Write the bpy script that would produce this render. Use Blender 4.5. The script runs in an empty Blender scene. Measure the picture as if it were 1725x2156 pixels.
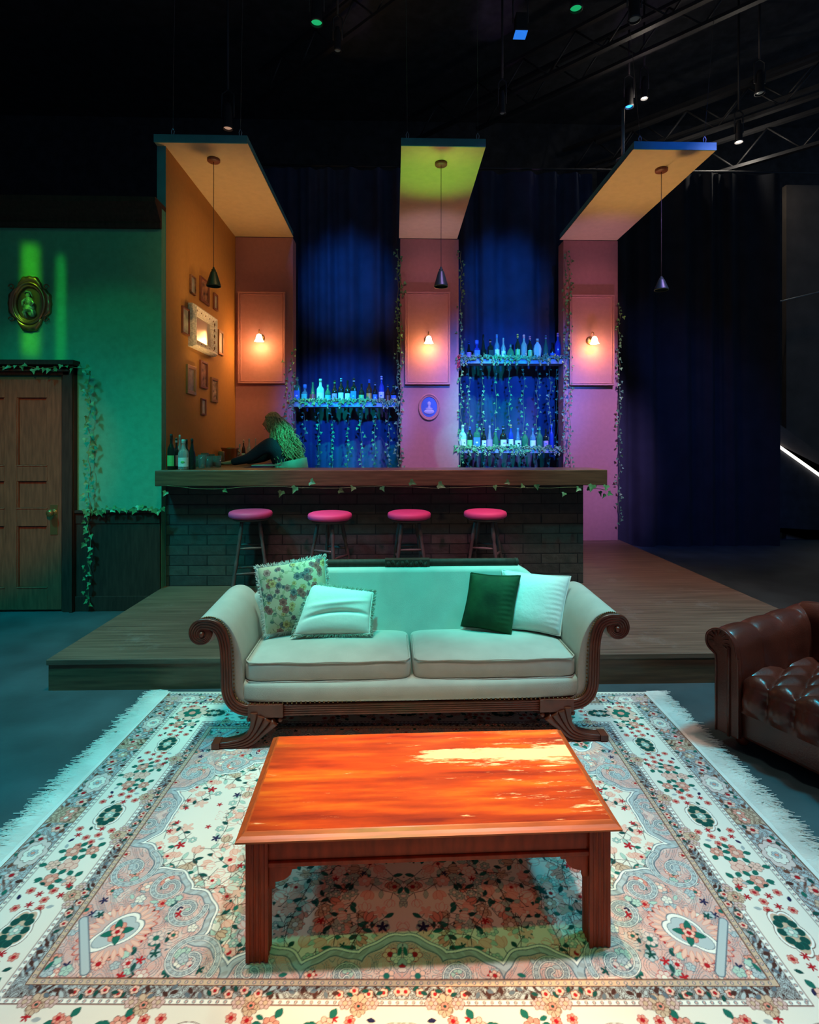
import bpy, math, random
import numpy as np
from mathutils import Vector, Matrix
random.seed(7)
SC = bpy.context.scene
COL = SC.collection
PI = math.pi
# ------------------------------------------------------------------ camera
FPX, CX, CY, CAMH = 1180.0, 862.5, 932.0, 1.58
PSI = math.atan(0.0275)
cam = bpy.data.cameras.new('camera'); camo = bpy.data.objects.new('camera', cam); COL.objects.link(camo)
camo.location = (0, 0, CAMH); camo.rotation_euler = (PI/2, 0, -PSI)
cam.sensor_fit = 'VERTICAL'; cam.sensor_height = 36.0; cam.lens = 36.0*FPX/2156.0
cam.shift_y = -(1078.0-CY)/2156.0; cam.clip_end = 60; cam.clip_start = 0.05
SC.camera = camo
SC.view_settings.view_transform = 'Standard'; SC.view_settings.look = 'None'
SC.view_settings.gamma = 1; SC.view_settings.exposure = 0.0; SC.view_settings.use_curve_mapping = False
# ------------------------------------------------------------------ world and stage lights
w = bpy.data.worlds.new('world'); SC.world = w; w.use_nodes = True
w.node_tree.nodes['Background'].inputs[0].default_value = (0.35, 0.6, 1.0, 1)
w.node_tree.nodes['Background'].inputs[1].default_value = 0.09

def spot(pos, aim, col, W, deg, blend=0.6, rad=0.08, name='stage_spot'):
    l = bpy.data.lights.new(name, 'SPOT'); l.energy = W; l.color = col
    l.spot_size = math.radians(deg); l.spot_blend = blend; l.shadow_soft_size = rad
    o = bpy.data.objects.new(name, l); COL.objects.link(o); o.location = pos
    o.rotation_euler = (Vector(aim)-Vector(pos)).to_track_quat('-Z', 'Y').to_euler(); return o

def point(pos, col, W, rad=0.05, name='lamp_light'):
    l = bpy.data.lights.new(name, 'POINT'); l.energy = W; l.color = col; l.shadow_soft_size = rad
    o = bpy.data.objects.new(name, l); COL.objects.link(o); o.location = pos; return o

def beam(pos, aim, col, W, sx, sy, name='shuttered_light'):
    l = bpy.data.lights.new(name, 'AREA'); l.shape = 'RECTANGLE'; l.size = sx; l.size_y = sy; l.energy = W; l.color = col; l.spread = math.radians(2)
    o = bpy.data.objects.new(name, l); COL.objects.link(o); o.location = pos
    o.rotation_euler = (Vector(aim)-Vector(pos)).to_track_quat('-Z', 'Y').to_euler(); return o

# rug, table and sofa: white from above, mixed from several coloured units
spot((-1.0, 1.6, 6.9), (-0.3, 1.60, 0.1), (1.0, 0.76, 0.70), 860, 31, 0.8, 0.15)
spot((1.4, 1.6, 6.9), (0.5, 1.60, 0.1), (1.0, 0.80, 0.78), 780, 31, 0.8, 0.15)
spot((0.2, 4.6, 7.0), (0.1, 2.3, 0.3), (0.75, 1.0, 0.86), 240, 36, 0.7, 0.15)
spot((0.1, -0.3, 6.4), (0.1, 1.8, 0.1), (0.10, 1.0, 0.32), 300, 24, 0.9, 0.08)
spot((0.3, 2.5, 6.4), (0.15, 1.95, 0.4), (1.0, 0.60, 0.24), 1900, 13, 0.6, 0.08)
spot((-1.9, -1.4, 3.8), (0.0, 2.0, 0.1), (1.0, 0.50, 0.22), 60, 30, 0.9, 0.1)
spot((2.2, -1.4, 3.8), (0.2, 2.0, 0.1), (1.0, 0.50, 0.22), 64, 30, 0.9, 0.1)
spot((-2.6, 1.6, 6.2), (-1.5, 2.9, 0.0), (0.30, 1.0, 1.0), 130, 32, 0.9, 0.15)
# teal on sofa back and cushions
spot((-0.2, 1.3, 6.2), (-0.25, 3.52, 0.80), (0.0, 0.92, 0.80), 1900, 11, 0.95, 0.05)
spot((0.6, 1.3, 6.2), (0.55, 3.52, 0.80), (0.0, 0.92, 0.80), 1900, 11, 0.95, 0.05)
spot((0.9, 3.0, 6.6), (0.75, 3.25, 0.5), (0.42, 1.0, 0.86), 850, 15, 0.9, 0.1)
spot((-0.7, 3.0, 6.6), (-0.55, 3.25, 0.5), (0.45, 1.0, 0.84), 850, 15, 0.9, 0.1)
# teal and blue on floor left and right
spot((-3.8, 1.6, 6.2), (-3.0, 3.6, 0.0), (0.0, 0.80, 0.95), 1500, 60, 0.9, 0.3)
spot((3.4, 2.6, 6.2), (2.3, 2.9, 0.0), (0.0, 0.70, 0.95), 1100, 50, 0.9, 0.3)
spot((-2.6, 6.5, 7.0), (-2.6, 3.9, 0.0), (0.02, 0.60, 0.9), 200, 40, 0.9, 0.2)
# green wall and door
spot((-1.9, 1.6, 4.6), (-2.75, 5.37, 1.35), (0.0, 1.0, 0.50), 95, 40, 0.45, 0.06)
spot((-1.6, 1.8, 6.4), (-2.9, 5.37, 2.4), (0.0, 1.0, 0.35), 36, 50, 0.9, 0.2)
beam((-3.85, 2.2, 5.6), (-3.42, 5.37, 2.92), (0.22, 1.0, 0.02), .34, .15, .80)
beam((-4.25, 2.2, 5.6), (-3.84, 5.37, 2.90), (0.40, 1.0, 0.02), .30, .10, .80)
beam((-3.50, 2.2, 5.6), (-3.14, 5.37, 2.80), (0.06, 1.0, 0.15), .10, .05, .80)
spot((-1.2, 1.2, 3.2), (-3.6, 5.37, 1.3), (1.0, 0.36, 0.13), 260, 24, 0.7, 0.05)
# violet and rose on pillars
spot((1.6, 2.0, 6.3), (0.65, 7.8, 1.7), (0.58, 0.34, 1.0), 2300, 20, 0.9, 0.1)
spot((3.8, 2.6, 6.3), (2.85, 7.8, 1.7), (0.56, 0.34, 1.0), 2500, 22, 0.9, 0.1)
spot((0.3, 1.5, 4.5), (0.5, 7.8, 3.6), (1.0, 0.38, 0.42), 260, 14, 0.9, 0.1)
spot((2.6, 1.5, 4.5), (2.78, 7.8, 3.5), (1.0, 0.36, 0.42), 280, 14, 0.9, 0.1)
spot((-1.2, 2.2, 5.6), (0.92, 7.8, 1.45), (0.10, 0.80, 1.0), 900, 6, 0.35, 0.03)
spot((0.5, 2.0, 5.0), (-1.9, 7.8, 2.3), (1.0, 0.36, 0.16), 260, 16, 0.9, 0.1)
# blue on curtains
spot((0.2, 0.8, 4.0), (-0.7, 8.4, 1.9), (0.01, 0.16, 1.0), 5200, 17, 1.0, 0.15)
spot((1.2, 0.8, 4.0), (1.65, 8.4, 2.2), (0.01, 0.15, 1.0), 5600, 22, 1.0, 0.15)
spot((2.5, 2.5, 6.5), (4.0, 8.2, 1.6), (0.03, 0.16, 1.0), 520, 34, 1.0, 0.2)
# green-cyan on shelves and leaves
spot((-2.0, 4.0, 5.2), (-0.8, 7.9, 2.05), (0.0, 1.0, 0.62), 1500, 14, 0.8, 0.05)
spot((1.0, 3.5, 5.4), (1.4, 7.9, 1.9), (0.0, 1.0, 0.66), 1500, 17, 0.8, 0.05)
spot((2.2, 3.6, 5.6), (1.6, 7.9, 2.85), (0.0, 1.0, 0.72), 900, 10, 0.8, 0.05)
spot((-0.2, 4.9, 3.4), (-1.25, 6.6, 1.45), (0.0, 1.0, 0.62), 330, 12, 0.7, 0.05)
# warm on ochre wall; added unseen uplights behind the bar imitate bounce under ceiling flats
spot((-0.7, 2.4, 6.6), (-0.7, 8.4, 4.0), (0.01, 0.26, 1.0), 1500, 15, 1.0, 0.15)
spot((1.65, 2.4, 6.6), (1.65, 8.4, 4.0), (0.01, 0.24, 1.0), 1500, 15, 1.0, 0.15)
spot((-1.75, 6.0, 1.4), (-1.8, 6.5, 4.4), (1.0, 0.60, 0.22), 130, 56, 1.0, 0.1)
spot((0.5, 6.3, 1.0), (0.45, 5.9, 4.4), (0.30, 1.0, 0.08), 300, 26, 1.0, 0.1)
spot((0.5, 6.6, 1.0), (0.5, 5.3, 4.4), (1.0, 0.62, 0.25), 100, 20, 1.0, 0.1)
spot((0.5, 6.6, 1.0), (0.5, 7.5, 4.4), (0.70, 0.50, 1.0), 150, 26, 1.0, 0.1)
spot((2.6, 6.5, 0.7), (2.8, 6.0, 4.4), (1.0, 0.60, 0.22), 260, 40, 1.0, 0.1)
spot((2.7, 6.6, 0.7), (2.75, 7.6, 4.4), (0.8, 0.40, 1.0), 170, 26, 1.0, 0.1)
spot((1.2, 3.2, 5.0), (-2.2, 6.7, 3.0), (1.0, 0.55, 0.20), 330, 30, 0.9, 0.15)
# bar front and platform
spot((-2.6, 2.4, 6.0), (-1.9, 5.5, 0.8), (0.06, 1.0, 0.5), 240, 22, 0.9, 0.15)
spot((2.6, 2.2, 6.2), (1.8, 5.5, 0.6), (0.02, 0.85, 0.85), 460, 14, 0.9, 0.15)
spot((0.0, 1.6, 5.2), (0.1, 5.2, 1.25), (1.0, 0.66, 0.38), 150, 44, 0.9, 0.15)
spot((2.8, 3.0, 6.6), (2.3, 4.7, 0.2), (1.0, 0.66, 0.60), 900, 44, 1.0, 0.3)
spot((-1.2, 3.0, 6.6), (-1.5, 4.3, 0.2), (1.0, 0.76, 0.48), 520, 34, 1.0, 0.3)
spot((0.0, 2.6, 6.4), (0.0, 5.15, 0.95), (1.0, 0.32, 0.52), 800, 24, 0.5, 0.08)
spot((-2.4, 4.4, 2.6), (0.2, 5.15, 0.7), (0.05, 0.7, 1.0), 90, 44, 0.8, 0.05)
spot((4.4, 0.6, 5.0), (2.2, 3.0, 0.5), (1.0, 0.62, 0.48), 160, 30, 0.9, 0.1)

# ------------------------------------------------------------------ helpers
def cray(px, py):
    F = Vector((math.sin(PSI), math.cos(PSI), 0)); R = Vector((math.cos(PSI), -math.sin(PSI), 0))
    return F+R*((px-CX)/FPX)+Vector((0, 0, 1))*((CY-py)/FPX)
def atY(px, py, Y): d = cray(px, py); return Vector((0, 0, CAMH))+d*(Y/d.y)
def atZ(px, py, z): d = cray(px, py); return Vector((0, 0, CAMH))+d*((z-CAMH)/d.z)
def atX(px, py, x): d = cray(px, py); return Vector((0, 0, CAMH))+d*(x/d.x)

def srgb(r, g, b):
    f = lambda c: (c/255/12.92) if c/255 <= .04045 else ((c/255+.055)/1.055)**2.4
    return (f(r), f(g), f(b), 1)

def newmat(name):
    m = bpy.data.materials.new(name); m.use_nodes = True
    return m, m.node_tree.nodes, m.node_tree.links, m.node_tree.nodes['Principled BSDF']

def mat(name, c, rough=.6, metal=0, var=.12, scale=6, bump=.0, bscale=60, stretch=(1, 1, 1), trans=0, emit=None, es=0, coat=0, sheen=0, spec=None):
    m, N, L, B = newmat(name)
    B.inputs['Roughness'].default_value = rough; B.inputs['Metallic'].default_value = metal
    if spec is not None: B.inputs['Specular IOR Level'].default_value = spec
    if trans: B.inputs['Transmission Weight'].default_value = trans; B.inputs['IOR'].default_value = 1.45
    if coat: B.inputs['Coat Weight'].default_value = coat; B.inputs['Coat Roughness'].default_value = .12
    if sheen: B.inputs['Sheen Weight'].default_value = sheen
    if emit: B.inputs['Emission Color'].default_value = emit; B.inputs['Emission Strength'].default_value = es
    tc = N.new('ShaderNodeTexCoord'); mp = N.new('ShaderNodeMapping'); mp.inputs['Scale'].default_value = stretch
    L.new(tc.outputs['Object'], mp.inputs['Vector'])
    n = N.new('ShaderNodeTexNoise'); n.inputs['Scale'].default_value = scale; n.inputs['Detail'].default_value = 5
    L.new(mp.outputs[0], n.inputs['Vector'])
    r = N.new('ShaderNodeValToRGB'); r.color_ramp.elements[0].position = .3; r.color_ramp.elements[1].position = .7
    r.color_ramp.elements[0].color = tuple(x*(1-var) for x in c[:3])+(1,)
    r.color_ramp.elements[1].color = tuple(min(1, x*(1+var)) for x in c[:3])+(1,)
    L.new(n.outputs['Fac'], r.inputs[0]); L.new(r.outputs[0], B.inputs['Base Color'])
    if bump:
        n2 = N.new('ShaderNodeTexNoise'); n2.inputs['Scale'].default_value = bscale; n2.inputs['Detail'].default_value = 4
        L.new(mp.outputs[0], n2.inputs['Vector'])
        b = N.new('ShaderNodeBump'); b.inputs['Strength'].default_value = bump; b.inputs['Distance'].default_value = .01
        L.new(n2.outputs['Fac'], b.inputs['Height']); L.new(b.outputs[0], B.inputs['Normal'])
    return m

class MB:
    def __init__(s): s.v = []; s.f = []; s.m = []; s.s = []
    def face(s, idx, mi=0, sm=False): s.f.append(tuple(idx)); s.m.append(mi); s.s.append(sm)
    def box(s, x0, x1, y0, y1, z0, z1, mi=0):
        b = len(s.v); s.v += [(x, y, z) for z in (z0, z1) for x, y in ((x0, y0), (x1, y0), (x1, y1), (x0, y1))]
        for q in ((3, 2, 1, 0), (4, 5, 6, 7), (0, 1, 5, 4), (1, 2, 6, 5), (2, 3, 7, 6), (3, 0, 4, 7)): s.face([b+i for i in q], mi)
        return s
    def grid(s, fn, nu, nv, mi=0, closeu=False, closev=False, sm=True, flip=False):
        b = len(s.v)
        for j in range(nv):
            for i in range(nu):
                s.v.append(tuple(fn(i/(nu if closeu else nu-1), j/(nv if closev else nv-1))))
        for j in range(nv if closev else nv-1):
            for i in range(nu if closeu else nu-1):
                q = [b+j*nu+i, b+j*nu+(i+1) % nu, b+((j+1) % nv)*nu+(i+1) % nu, b+((j+1) % nv)*nu+i]
                s.face(q[::-1] if flip else q, mi, sm)
        return s
    def tube(s, pts, rad, n=8, mi=0, cap=True, sm=True, sq=None):
        pts = [Vector(p) for p in pts]
        if not hasattr(rad, '__len__'): rad = [rad]*len(pts)
        t0 = (pts[1]-pts[0]).normalized(); up = Vector((0, 0, 1)) if abs(t0.z) < .9 else Vector((1, 0, 0))
        u = t0.cross(up).normalized(); b = len(s.v)
        for i, p in enumerate(pts):
            t = ((pts[min(i+1, len(pts)-1)]-pts[max(i-1, 0)])).normalized()
            u = (u-t*u.dot(t)).normalized(); v = t.cross(u)
            for k in range(n):
                a = 2*PI*k/n; s.v.append(tuple(p+(u*math.cos(a)+v*math.sin(a))*rad[i]))
        for i in range(len(pts)-1):
            for k in range(n): s.face([b+i*n+k, b+i*n+(k+1) % n, b+(i+1)*n+(k+1) % n, b+(i+1)*n+k], mi, sm)
        if cap:
            s.face([b+k for k in range(n)][::-1], mi); e = b+(len(pts)-1)*n; s.face([e+k for k in range(n)], mi)
        return s
    def lathe(s, prof, c=(0, 0, 0), n=20, mi=0, sm=True, sx=1, sy=1, axis='z', cap=True):
        b = len(s.v)
        for r, z in prof:
            for k in range(n):
                a = 2*PI*k/n; x, y = r*math.cos(a)*sx, r*math.sin(a)*sy
                s.v.append((c[0]+x, c[1]+y, c[2]+z) if axis == 'z' else (c[0]+x, c[1]-z, c[2]+y))
        for i in range(len(prof)-1):
            for k in range(n): s.face([b+i*n+k, b+i*n+(k+1) % n, b+(i+1)*n+(k+1) % n, b+(i+1)*n+k], mi, sm)
        if cap and prof[0][0] > 1e-5: s.face([b+k for k in range(n)][::-1], mi)
        if cap and prof[-1][0] > 1e-5: e = b+(len(prof)-1)*n; s.face([e+k for k in range(n)], mi)
        return s
    def ball(s, c, r, n=10, mi=0, sc=(1, 1, 1)):
        m = max(4, n//2+1)
        return s.grid(lambda u, v: (c[0]+r*sc[0]*math.sin(PI*v)*math.cos(2*PI*u), c[1]+r*sc[1]*math.sin(PI*v)*math.sin(2*PI*u), c[2]-r*sc[2]*math.cos(PI*v)), n, m, mi, closeu=True)
    def prism(s, poly, fn, d0, d1, mi=0, sm=False):
        """extrude a 2-D outline; fn(a,b,d) -> 3-D"""
        b = len(s.v); n = len(poly)
        for d in (d0, d1):
            for p in poly: s.v.append(tuple(fn(p[0], p[1], d)))
        s.face([b+i for i in range(n)][::-1], mi); s.face([b+n+i for i in range(n)], mi)
        for i in range(n): s.face([b+i, b+(i+1) % n, b+n+(i+1) % n, b+n+i], mi, sm)
        return s
    def build(s, name, mats, parent=None, bevel=0, seg=2, sub=0, loc=None, fix=True):
        me = bpy.data.meshes.new(name); me.from_pydata(s.v, [], s.f)
        for m in (mats if isinstance(mats, (list, tuple)) else [mats]): me.materials.append(m)
        me.polygons.foreach_set('material_index', s.m); me.polygons.foreach_set('use_smooth', s.s)
        if fix:
            import bmesh
            bm = bmesh.new(); bm.from_mesh(me); bmesh.ops.recalc_face_normals(bm, faces=bm.faces); bm.to_mesh(me); bm.free()
        me.update()
        o = bpy.data.objects.new(name, me); COL.objects.link(o)
        if parent: o.parent = parent
        if loc: o.location = loc
        if bevel:
            b = o.modifiers.new('b', 'BEVEL'); b.width = bevel; b.segments = seg; b.limit_method = 'ANGLE'; b.angle_limit = .7
        if sub: ss = o.modifiers.new('s', 'SUBSURF'); ss.levels = sub; ss.render_levels = sub
        return o

def tag(o, label=None, cat=None, group=None, kind=None):
    if label: o['label'] = label
    if cat: o['category'] = cat
    if group: o['group'] = group
    if kind: o['kind'] = kind
    return o
def thing(name, label, cat, loc=(0, 0, 0), rz=0, group=None):
    o = bpy.data.objects.new(name, None); COL.objects.link(o); o.empty_display_size = .05
    o.location = loc; o.rotation_euler = (0, 0, rz); return tag(o, label, cat, group)
def structure(o): o['kind'] = 'structure'; return o
def copy_thing(root, loc=None, label=None):
    def rec(o, par):
        c = o.copy(); COL.objects.link(c)
        if par: c.parent = par
        for ch in list(o.children): rec(ch, c)
        return c
    r = rec(root, None)
    if loc is not None: r.location = loc
    if label: r['label'] = label
    return r

# ------------------------------------------------------------------ materials
M = {}
M['floor'] = mat('floor_black_paint', (.045, .075, .082, 1), .55, var=.35, scale=2.5, bump=.1, bscale=30)
M['black'] = mat('black_wall', (.055, .058, .066, 1), .9, var=.3)
M['steel'] = mat('dark_steel', (.06, .06, .065, 1), .5, .4)
M['wallgreen'] = mat('green_wall_paint', (.10, .36, .22, 1), .85, var=.08, scale=20, bump=.15, bscale=150)
M['orange'] = mat('ochre_wall_paint', (.50, .235, .045, 1), .85, var=.05, scale=20, bump=.12, bscale=150)
M['rose'] = mat('rose_wall_paint', (.46, .22, .20, 1), .8, var=.05, scale=20, bump=.12, bscale=150)
M['ceil'] = mat('cream_ceiling_paint', (.62, .47, .26, 1), .85, var=.05, scale=12, bump=.08, bscale=150)
M['edge'] = mat('teal_lit_edge', (.05, .25, .28, 1), .7)  # blue stage light on the flats' edges, put into the base colour
M['doorwood'] = mat('dark_stained_wood', (.20, .062, .03, 1), .45, var=.3, scale=8, stretch=(6, 6, .7), bump=.1, bscale=20)
M['darkwood'] = mat('near_black_wood', (.045, .022, .016, 1), .65, var=.3, scale=8, stretch=(6, 6, .7), spec=.2)
M['barwood'] = mat('bar_top_wood', (.13, .07, .035, 1), .35, var=.35, scale=6, stretch=(.6, 8, 8), bump=.08, bscale=12)
M['frame'] = mat('mahogany', (.12, .022, .009, 1), .38, var=.3, scale=14, coat=.12)
M['cloth'] = mat('pale_velvet_upholstery', (.44, .42, .36, 1), .85, var=.07, scale=9, bump=.12, bscale=260, sheen=.1)
M['brass'] = mat('aged_brass', (.45, .28, .10, 1), .35, .9)
M['nail'] = mat('bronze_nails', (.22, .12, .05, 1), .35, .8)
M['cream'] = mat('cream_cotton', (.62, .61, .54, 1), .85, var=.04, bump=.2, bscale=40)
M['white'] = mat('white_crushed_velvet', (.70, .67, .62, 1), .75, var=.06, bump=.3, bscale=30, sheen=.2)
M['greenv'] = mat('green_velvet', (.010, .045, .016, 1), .8, var=.5, scale=7, bump=.3, bscale=25, spec=.2)
M['fringe'] = mat('white_fringe', (.78, .77, .70, 1), .9)
M['fringe2'] = mat('sage_fringe', (.30, .36, .27, 1), .9)
M['leather'] = mat('oxblood_leather', (.12, .022, .012, 1), .33, var=.35, scale=5, bump=.12, bscale=120, coat=.08, spec=.4)
M['pink'] = mat('pink_vinyl', (.85, .08, .28, 1), .55, var=.06)
M['stoolwood'] = mat('dark_stool_wood', (.09, .07, .065, 1), .4, var=.2, scale=12)
M['leaf'] = mat('ivy_leaf', (.09, .27, .10, 1), .45, var=.4, scale=25)
M['stem'] = mat('ivy_stem', (.16, .20, .09, 1), .7)
M['grape'] = mat('green_grape', (.30, .42, .20, 1), .25, var=.3, scale=30)
M['grapered'] = mat('red_grape', (.35, .03, .06, 1), .25)
M['shelf'] = mat('shelf_wood', (.28, .30, .34, 1), .6, var=.15, scale=10)
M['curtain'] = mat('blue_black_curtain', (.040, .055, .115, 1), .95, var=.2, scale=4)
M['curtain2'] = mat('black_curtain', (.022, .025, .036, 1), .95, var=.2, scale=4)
M['pendant'] = mat('dark_green_metal', (.010, .030, .020, 1), .45, .2)
M['cord'] = mat('black_cord', (.02, .02, .02, 1), .6)
M['paper'] = mat('pale_paper', (.55, .50, .42, 1), .6, var=.35, scale=30)
M['painting'] = mat('brown_painting', (.20, .09, .04, 1), .5, var=.9, scale=22)
M['goldframe'] = mat('gilt_frame', (.34, .20, .09, 1), .4, .5, var=.2)
M['whiteframe'] = mat('distressed_white_frame', (.62, .56, .46, 1), .6, var=.35, scale=60)
M['mirror'] = mat('mirror_glass', (.62, .56, .48, 1), .22, .6, var=.03)
M['skin'] = mat('skin', (.52, .30, .22, 1), .55)
M['navy'] = mat('navy_sweater', (.015, .02, .05, 1), .9, bump=.3, bscale=70)
M['hair'] = mat('blond_hair', (.34, .30, .16, 1), .45, var=.7, scale=60)
M['tealcloth'] = mat('teal_shirt', (.25, .55, .50, 1), .8, bump=.3, bscale=12)
M['bracket'] = mat('galvanised', (.4, .45, .48, 1), .4, .6)
M['copper'] = mat('copper_bucket', (.45, .20, .09, 1), .3, .9)
M['glass'] = mat('clear_glass', (.9, .95, .93, 1), .05, trans=.9, var=.02)
# ================================================================== LARGE STRUCTURE
def wallbox(name, x0, x1, y0, y1, z0, z1, m, bevel=0):
    return structure(MB().box(x0, x1, y0, y1, z0, z1).build(name, m, bevel=bevel))
wallbox('floor', -9, 10, -1.5, 12, -.1, 0, M['floor'])
wallbox('ceiling', -9, 10, -1.5, 12, 8.4, 8.5, M['black'])
wallbox('wall_back', -9, 10, 11.9, 12, 0, 8.4, M['black'])
wallbox('wall_left', -9, -8.9, -1.5, 12, 0, 8.4, M['black'])
M['sidewall'] = mat('grey_brown_wall', (.20, .165, .14, 1), .85, var=.2, scale=3)

# raised timber platform
m, N, L, B = newmat('platform_boards')
tc = N.new('ShaderNodeTexCoord'); mp = N.new('ShaderNodeMapping'); mp.inputs['Scale'].default_value = (.5, 9, 9)
L.new(tc.outputs['Object'], mp.inputs[0]); n = N.new('ShaderNodeTexNoise'); n.inputs['Scale'].default_value = 4; n.inputs['Detail'].default_value = 8
L.new(mp.outputs[0], n.inputs[0]); r = N.new('ShaderNodeValToRGB')
r.color_ramp.elements[0].position = .32; r.color_ramp.elements[0].color = (.09, .055, .035, 1)
r.color_ramp.elements[1].position = .68; r.color_ramp.elements[1].color = (.20, .13, .085, 1)
L.new(n.outputs[0], r.inputs[0])
ns = N.new('ShaderNodeTexNoise'); ns.inputs['Scale'].default_value = 3.5; ns.inputs['Detail'].default_value = 9; ns.inputs['Roughness'].default_value = .75
L.new(tc.outputs['Object'], ns.inputs[0]); rs = N.new('ShaderNodeValToRGB'); rs.color_ramp.elements[0].position = .56; rs.color_ramp.elements[1].position = .78
rs.color_ramp.elements[1].color = (.5, .5, .5, 1); L.new(ns.outputs[0], rs.inputs[0])
mx = N.new('ShaderNodeMix'); mx.data_type = 'RGBA'; mx.inputs['B'].default_value = (.30, .27, .23, 1)
L.new(rs.outputs[0], mx.inputs['Factor']); L.new(r.outputs[0], mx.inputs['A']); L.new(mx.outputs['Result'], B.inputs['Base Color'])
B.inputs['Roughness'].default_value = .5; M['platform'] = m
t = thing('stage_platform', 'low brown timber platform that the brick bar and its stools stand on', 'platform', (0, 0, 0))
MB().box(-2.21, 3.2, 3.62, 8.33, .165, .2).build('deck', M['platform'], t, bevel=.004)
fs = MB(); fs.box(-2.20, 3.19, 3.63, 3.66, 0, .165); fs.box(-2.20, -2.17, 3.66, 8.33, 0, .165); fs.box(3.16, 3.19, 3.66, 8.33, 0, .165)
fs.build('fascia', M['barwood'], t)

# left green wall flat, cornice, wainscot, door
GY = 5.37
wallbox('wall_green', -5.0, -2.203, GY, GY+.09, 0, 3.84, M['wallgreen'])
def cornice():
    prof = [(0, 3.60), (-.035, 3.60), (-.04, 3.64), (-.03, 3.66), (-.06, 3.70), (-.10, 3.75), (-.14, 3.79), (-.15, 3.80), (-.15, 3.845), (.10, 3.845), (.10, 3.8), (0, 3.8)]
    mb = MB(); mb.prism([(p[0], p[1]) for p in prof], lambda a, b, d: (d, GY+a, b), -5.0, -2.20); return mb
structure(cornice().build('trim_1', M['darkwood']))
wn = MB(); wn.box(-3.0, -2.205, GY-.03, GY, 0, .92); wn.box(-3.0, -2.205, GY-.055, GY, .92, .945); wn.box(-3.0, -2.205, GY-.045, GY-.03, 0, .14)
wn.box(-3.0, -2.205, GY-.037, GY-.03, .82, .92)
structure(wn.build('trim_2', M['darkwood'], bevel=.004))
df = MB()
df.box(-3.09, -2.985, GY-.06, GY, 0, 2.33); df.box(-3.11, -3.09, GY-.045, GY, 0, 2.24); df.box(-3.02, -2.99, GY-.085, GY-.06, 0, 2.30)
df.box(-5.0, -2.985, GY-.06, GY, 2.21, 2.33); df.box(-5.0, -2.96, GY-.12, GY, 2.30, 2.345); df.box(-5.0, -3.0, GY-.09, GY, 2.24, 2.26)
structure(df.build('trim_3', M['darkwood'], bevel=.004))
dr = tag(thing('door_1', None, None, (-3.11, GY, 0)), kind='structure')
DW, DH = .93, 2.17
dm = MB(); cols = [(-DW+.11, -DW/2-.055), (-DW/2+.055, -.11-.02)]; rows = [(.22, .80), (.96, 1.22), (1.36, 2.0)]
dm.box(-DW, 0, -.015, 0, .02, DH)
for (xa, xb) in ((-DW, -DW+.11), (-DW/2-.055, -DW/2+.055), (-.13, 0)): dm.box(xa, xb, -.045, -.015, .02, DH)
for (za, zb) in ((.02, .22), (.80, .96), (1.22, 1.36), (2.0, DH)):
    for (xa, xb) in cols: dm.box(xa, xb, -.045, -.015, za, zb)
dm.build('door_leaf', M['doorwood'], dr, bevel=.003)
for (za, zb) in rows:
    for (xa, xb) in cols:
        p = MB(); p.box(xa+.012, xb-.012, -.024, -.015, za+.012, zb-.012)
        p.box(xa, xb, -.05, -.02, za, za+.012); p.box(xa, xa+.012, -.04, -.02, za, zb); p.box(xb-.012, xb, -.04, -.02, za, zb)
        p.build('door_panel', M['doorwood'], dr, bevel=.003)
h = MB(); h.lathe([(.028, 0), (.028, .012), (.012, .014), (.012, .045), (.03, .055), (.034, .075), (.02, .09), (0, .092)], (-.065, -.045, .93), 16, axis='y')
h.box(-.10, -.03, -.05, -.045, .72, 1.0)
h.build('door_handle', M['brass'], dr, bevel=.002)

# ochre return wall
wallbox('wall_ochre', -2.28, -2.20, 5.468, 7.83, .0, 4.505, M['orange'])
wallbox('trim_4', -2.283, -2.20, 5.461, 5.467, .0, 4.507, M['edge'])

# pillars
def pillar(x0, x1, label, mm):
    t = thing('wall_pillar', label, 'pillar', ((x0+x1)/2, 7.83, 0), group='rose painted wall pillars'); hw = (x1-x0)/2
    MB().box(-hw, hw, 0, .25, .2, 4.43).build('pillar_face', mm, t, bevel=.004)
    return t
pillar(-2.20, -1.405, 'brownish rose pillar in the corner beside the ochre picture wall', M['rose'])
pillar(.086, .905, 'rose pillar standing alone between the two gaps, above the middle of the bar', M['rose'])
pillar(2.385, 3.16, 'rose pillar beyond the right end of the bar, reaching down to the platform', M['rose'])
# panels with moulding
def wallpanel(px0, px1, py0, py1, label):
    a = atY(px0, py0, 7.80); b = atY(px1, py1, 7.80); w = (b.x-a.x)/2; hh = (a.z-b.z)
    t = thing('moulded_panel', label, 'panel', ((a.x+b.x)/2, 7.83, b.z), group='moulded panels behind the sconces')
    MB().box(-w+.01, w-.01, -.045, 0, .01, hh-.01).build('panel_board', M['rose'], t)
    f = MB()
    for k, (o0, o1, d) in enumerate(((0, .022, .065), (.03, .042, .055))):
        f.box(-w+o0, w-o0, -d, -.03, o0, o1); f.box(-w+o0, w-o0, -d, -.03, hh-o1, hh-o0)
        f.box(-w+o0, -w+o1, -d, -.03, o1, hh-o1); f.box(w-o1, w-o0, -d, -.03, o1, hh-o1)
    f.build('moulding', M['rose'], t, bevel=.003); return t
wallpanel(502, 601, 615, 808, 'rectangular moulded panel on the corner pillar next to the ochre wall')
wallpanel(853, 948, 615, 810, 'rectangular moulded panel above the oval blue portrait')
wallpanel(1199, 1293, 621, 812, 'rectangular moulded panel on the pillar beyond the right end of the bar')

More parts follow.
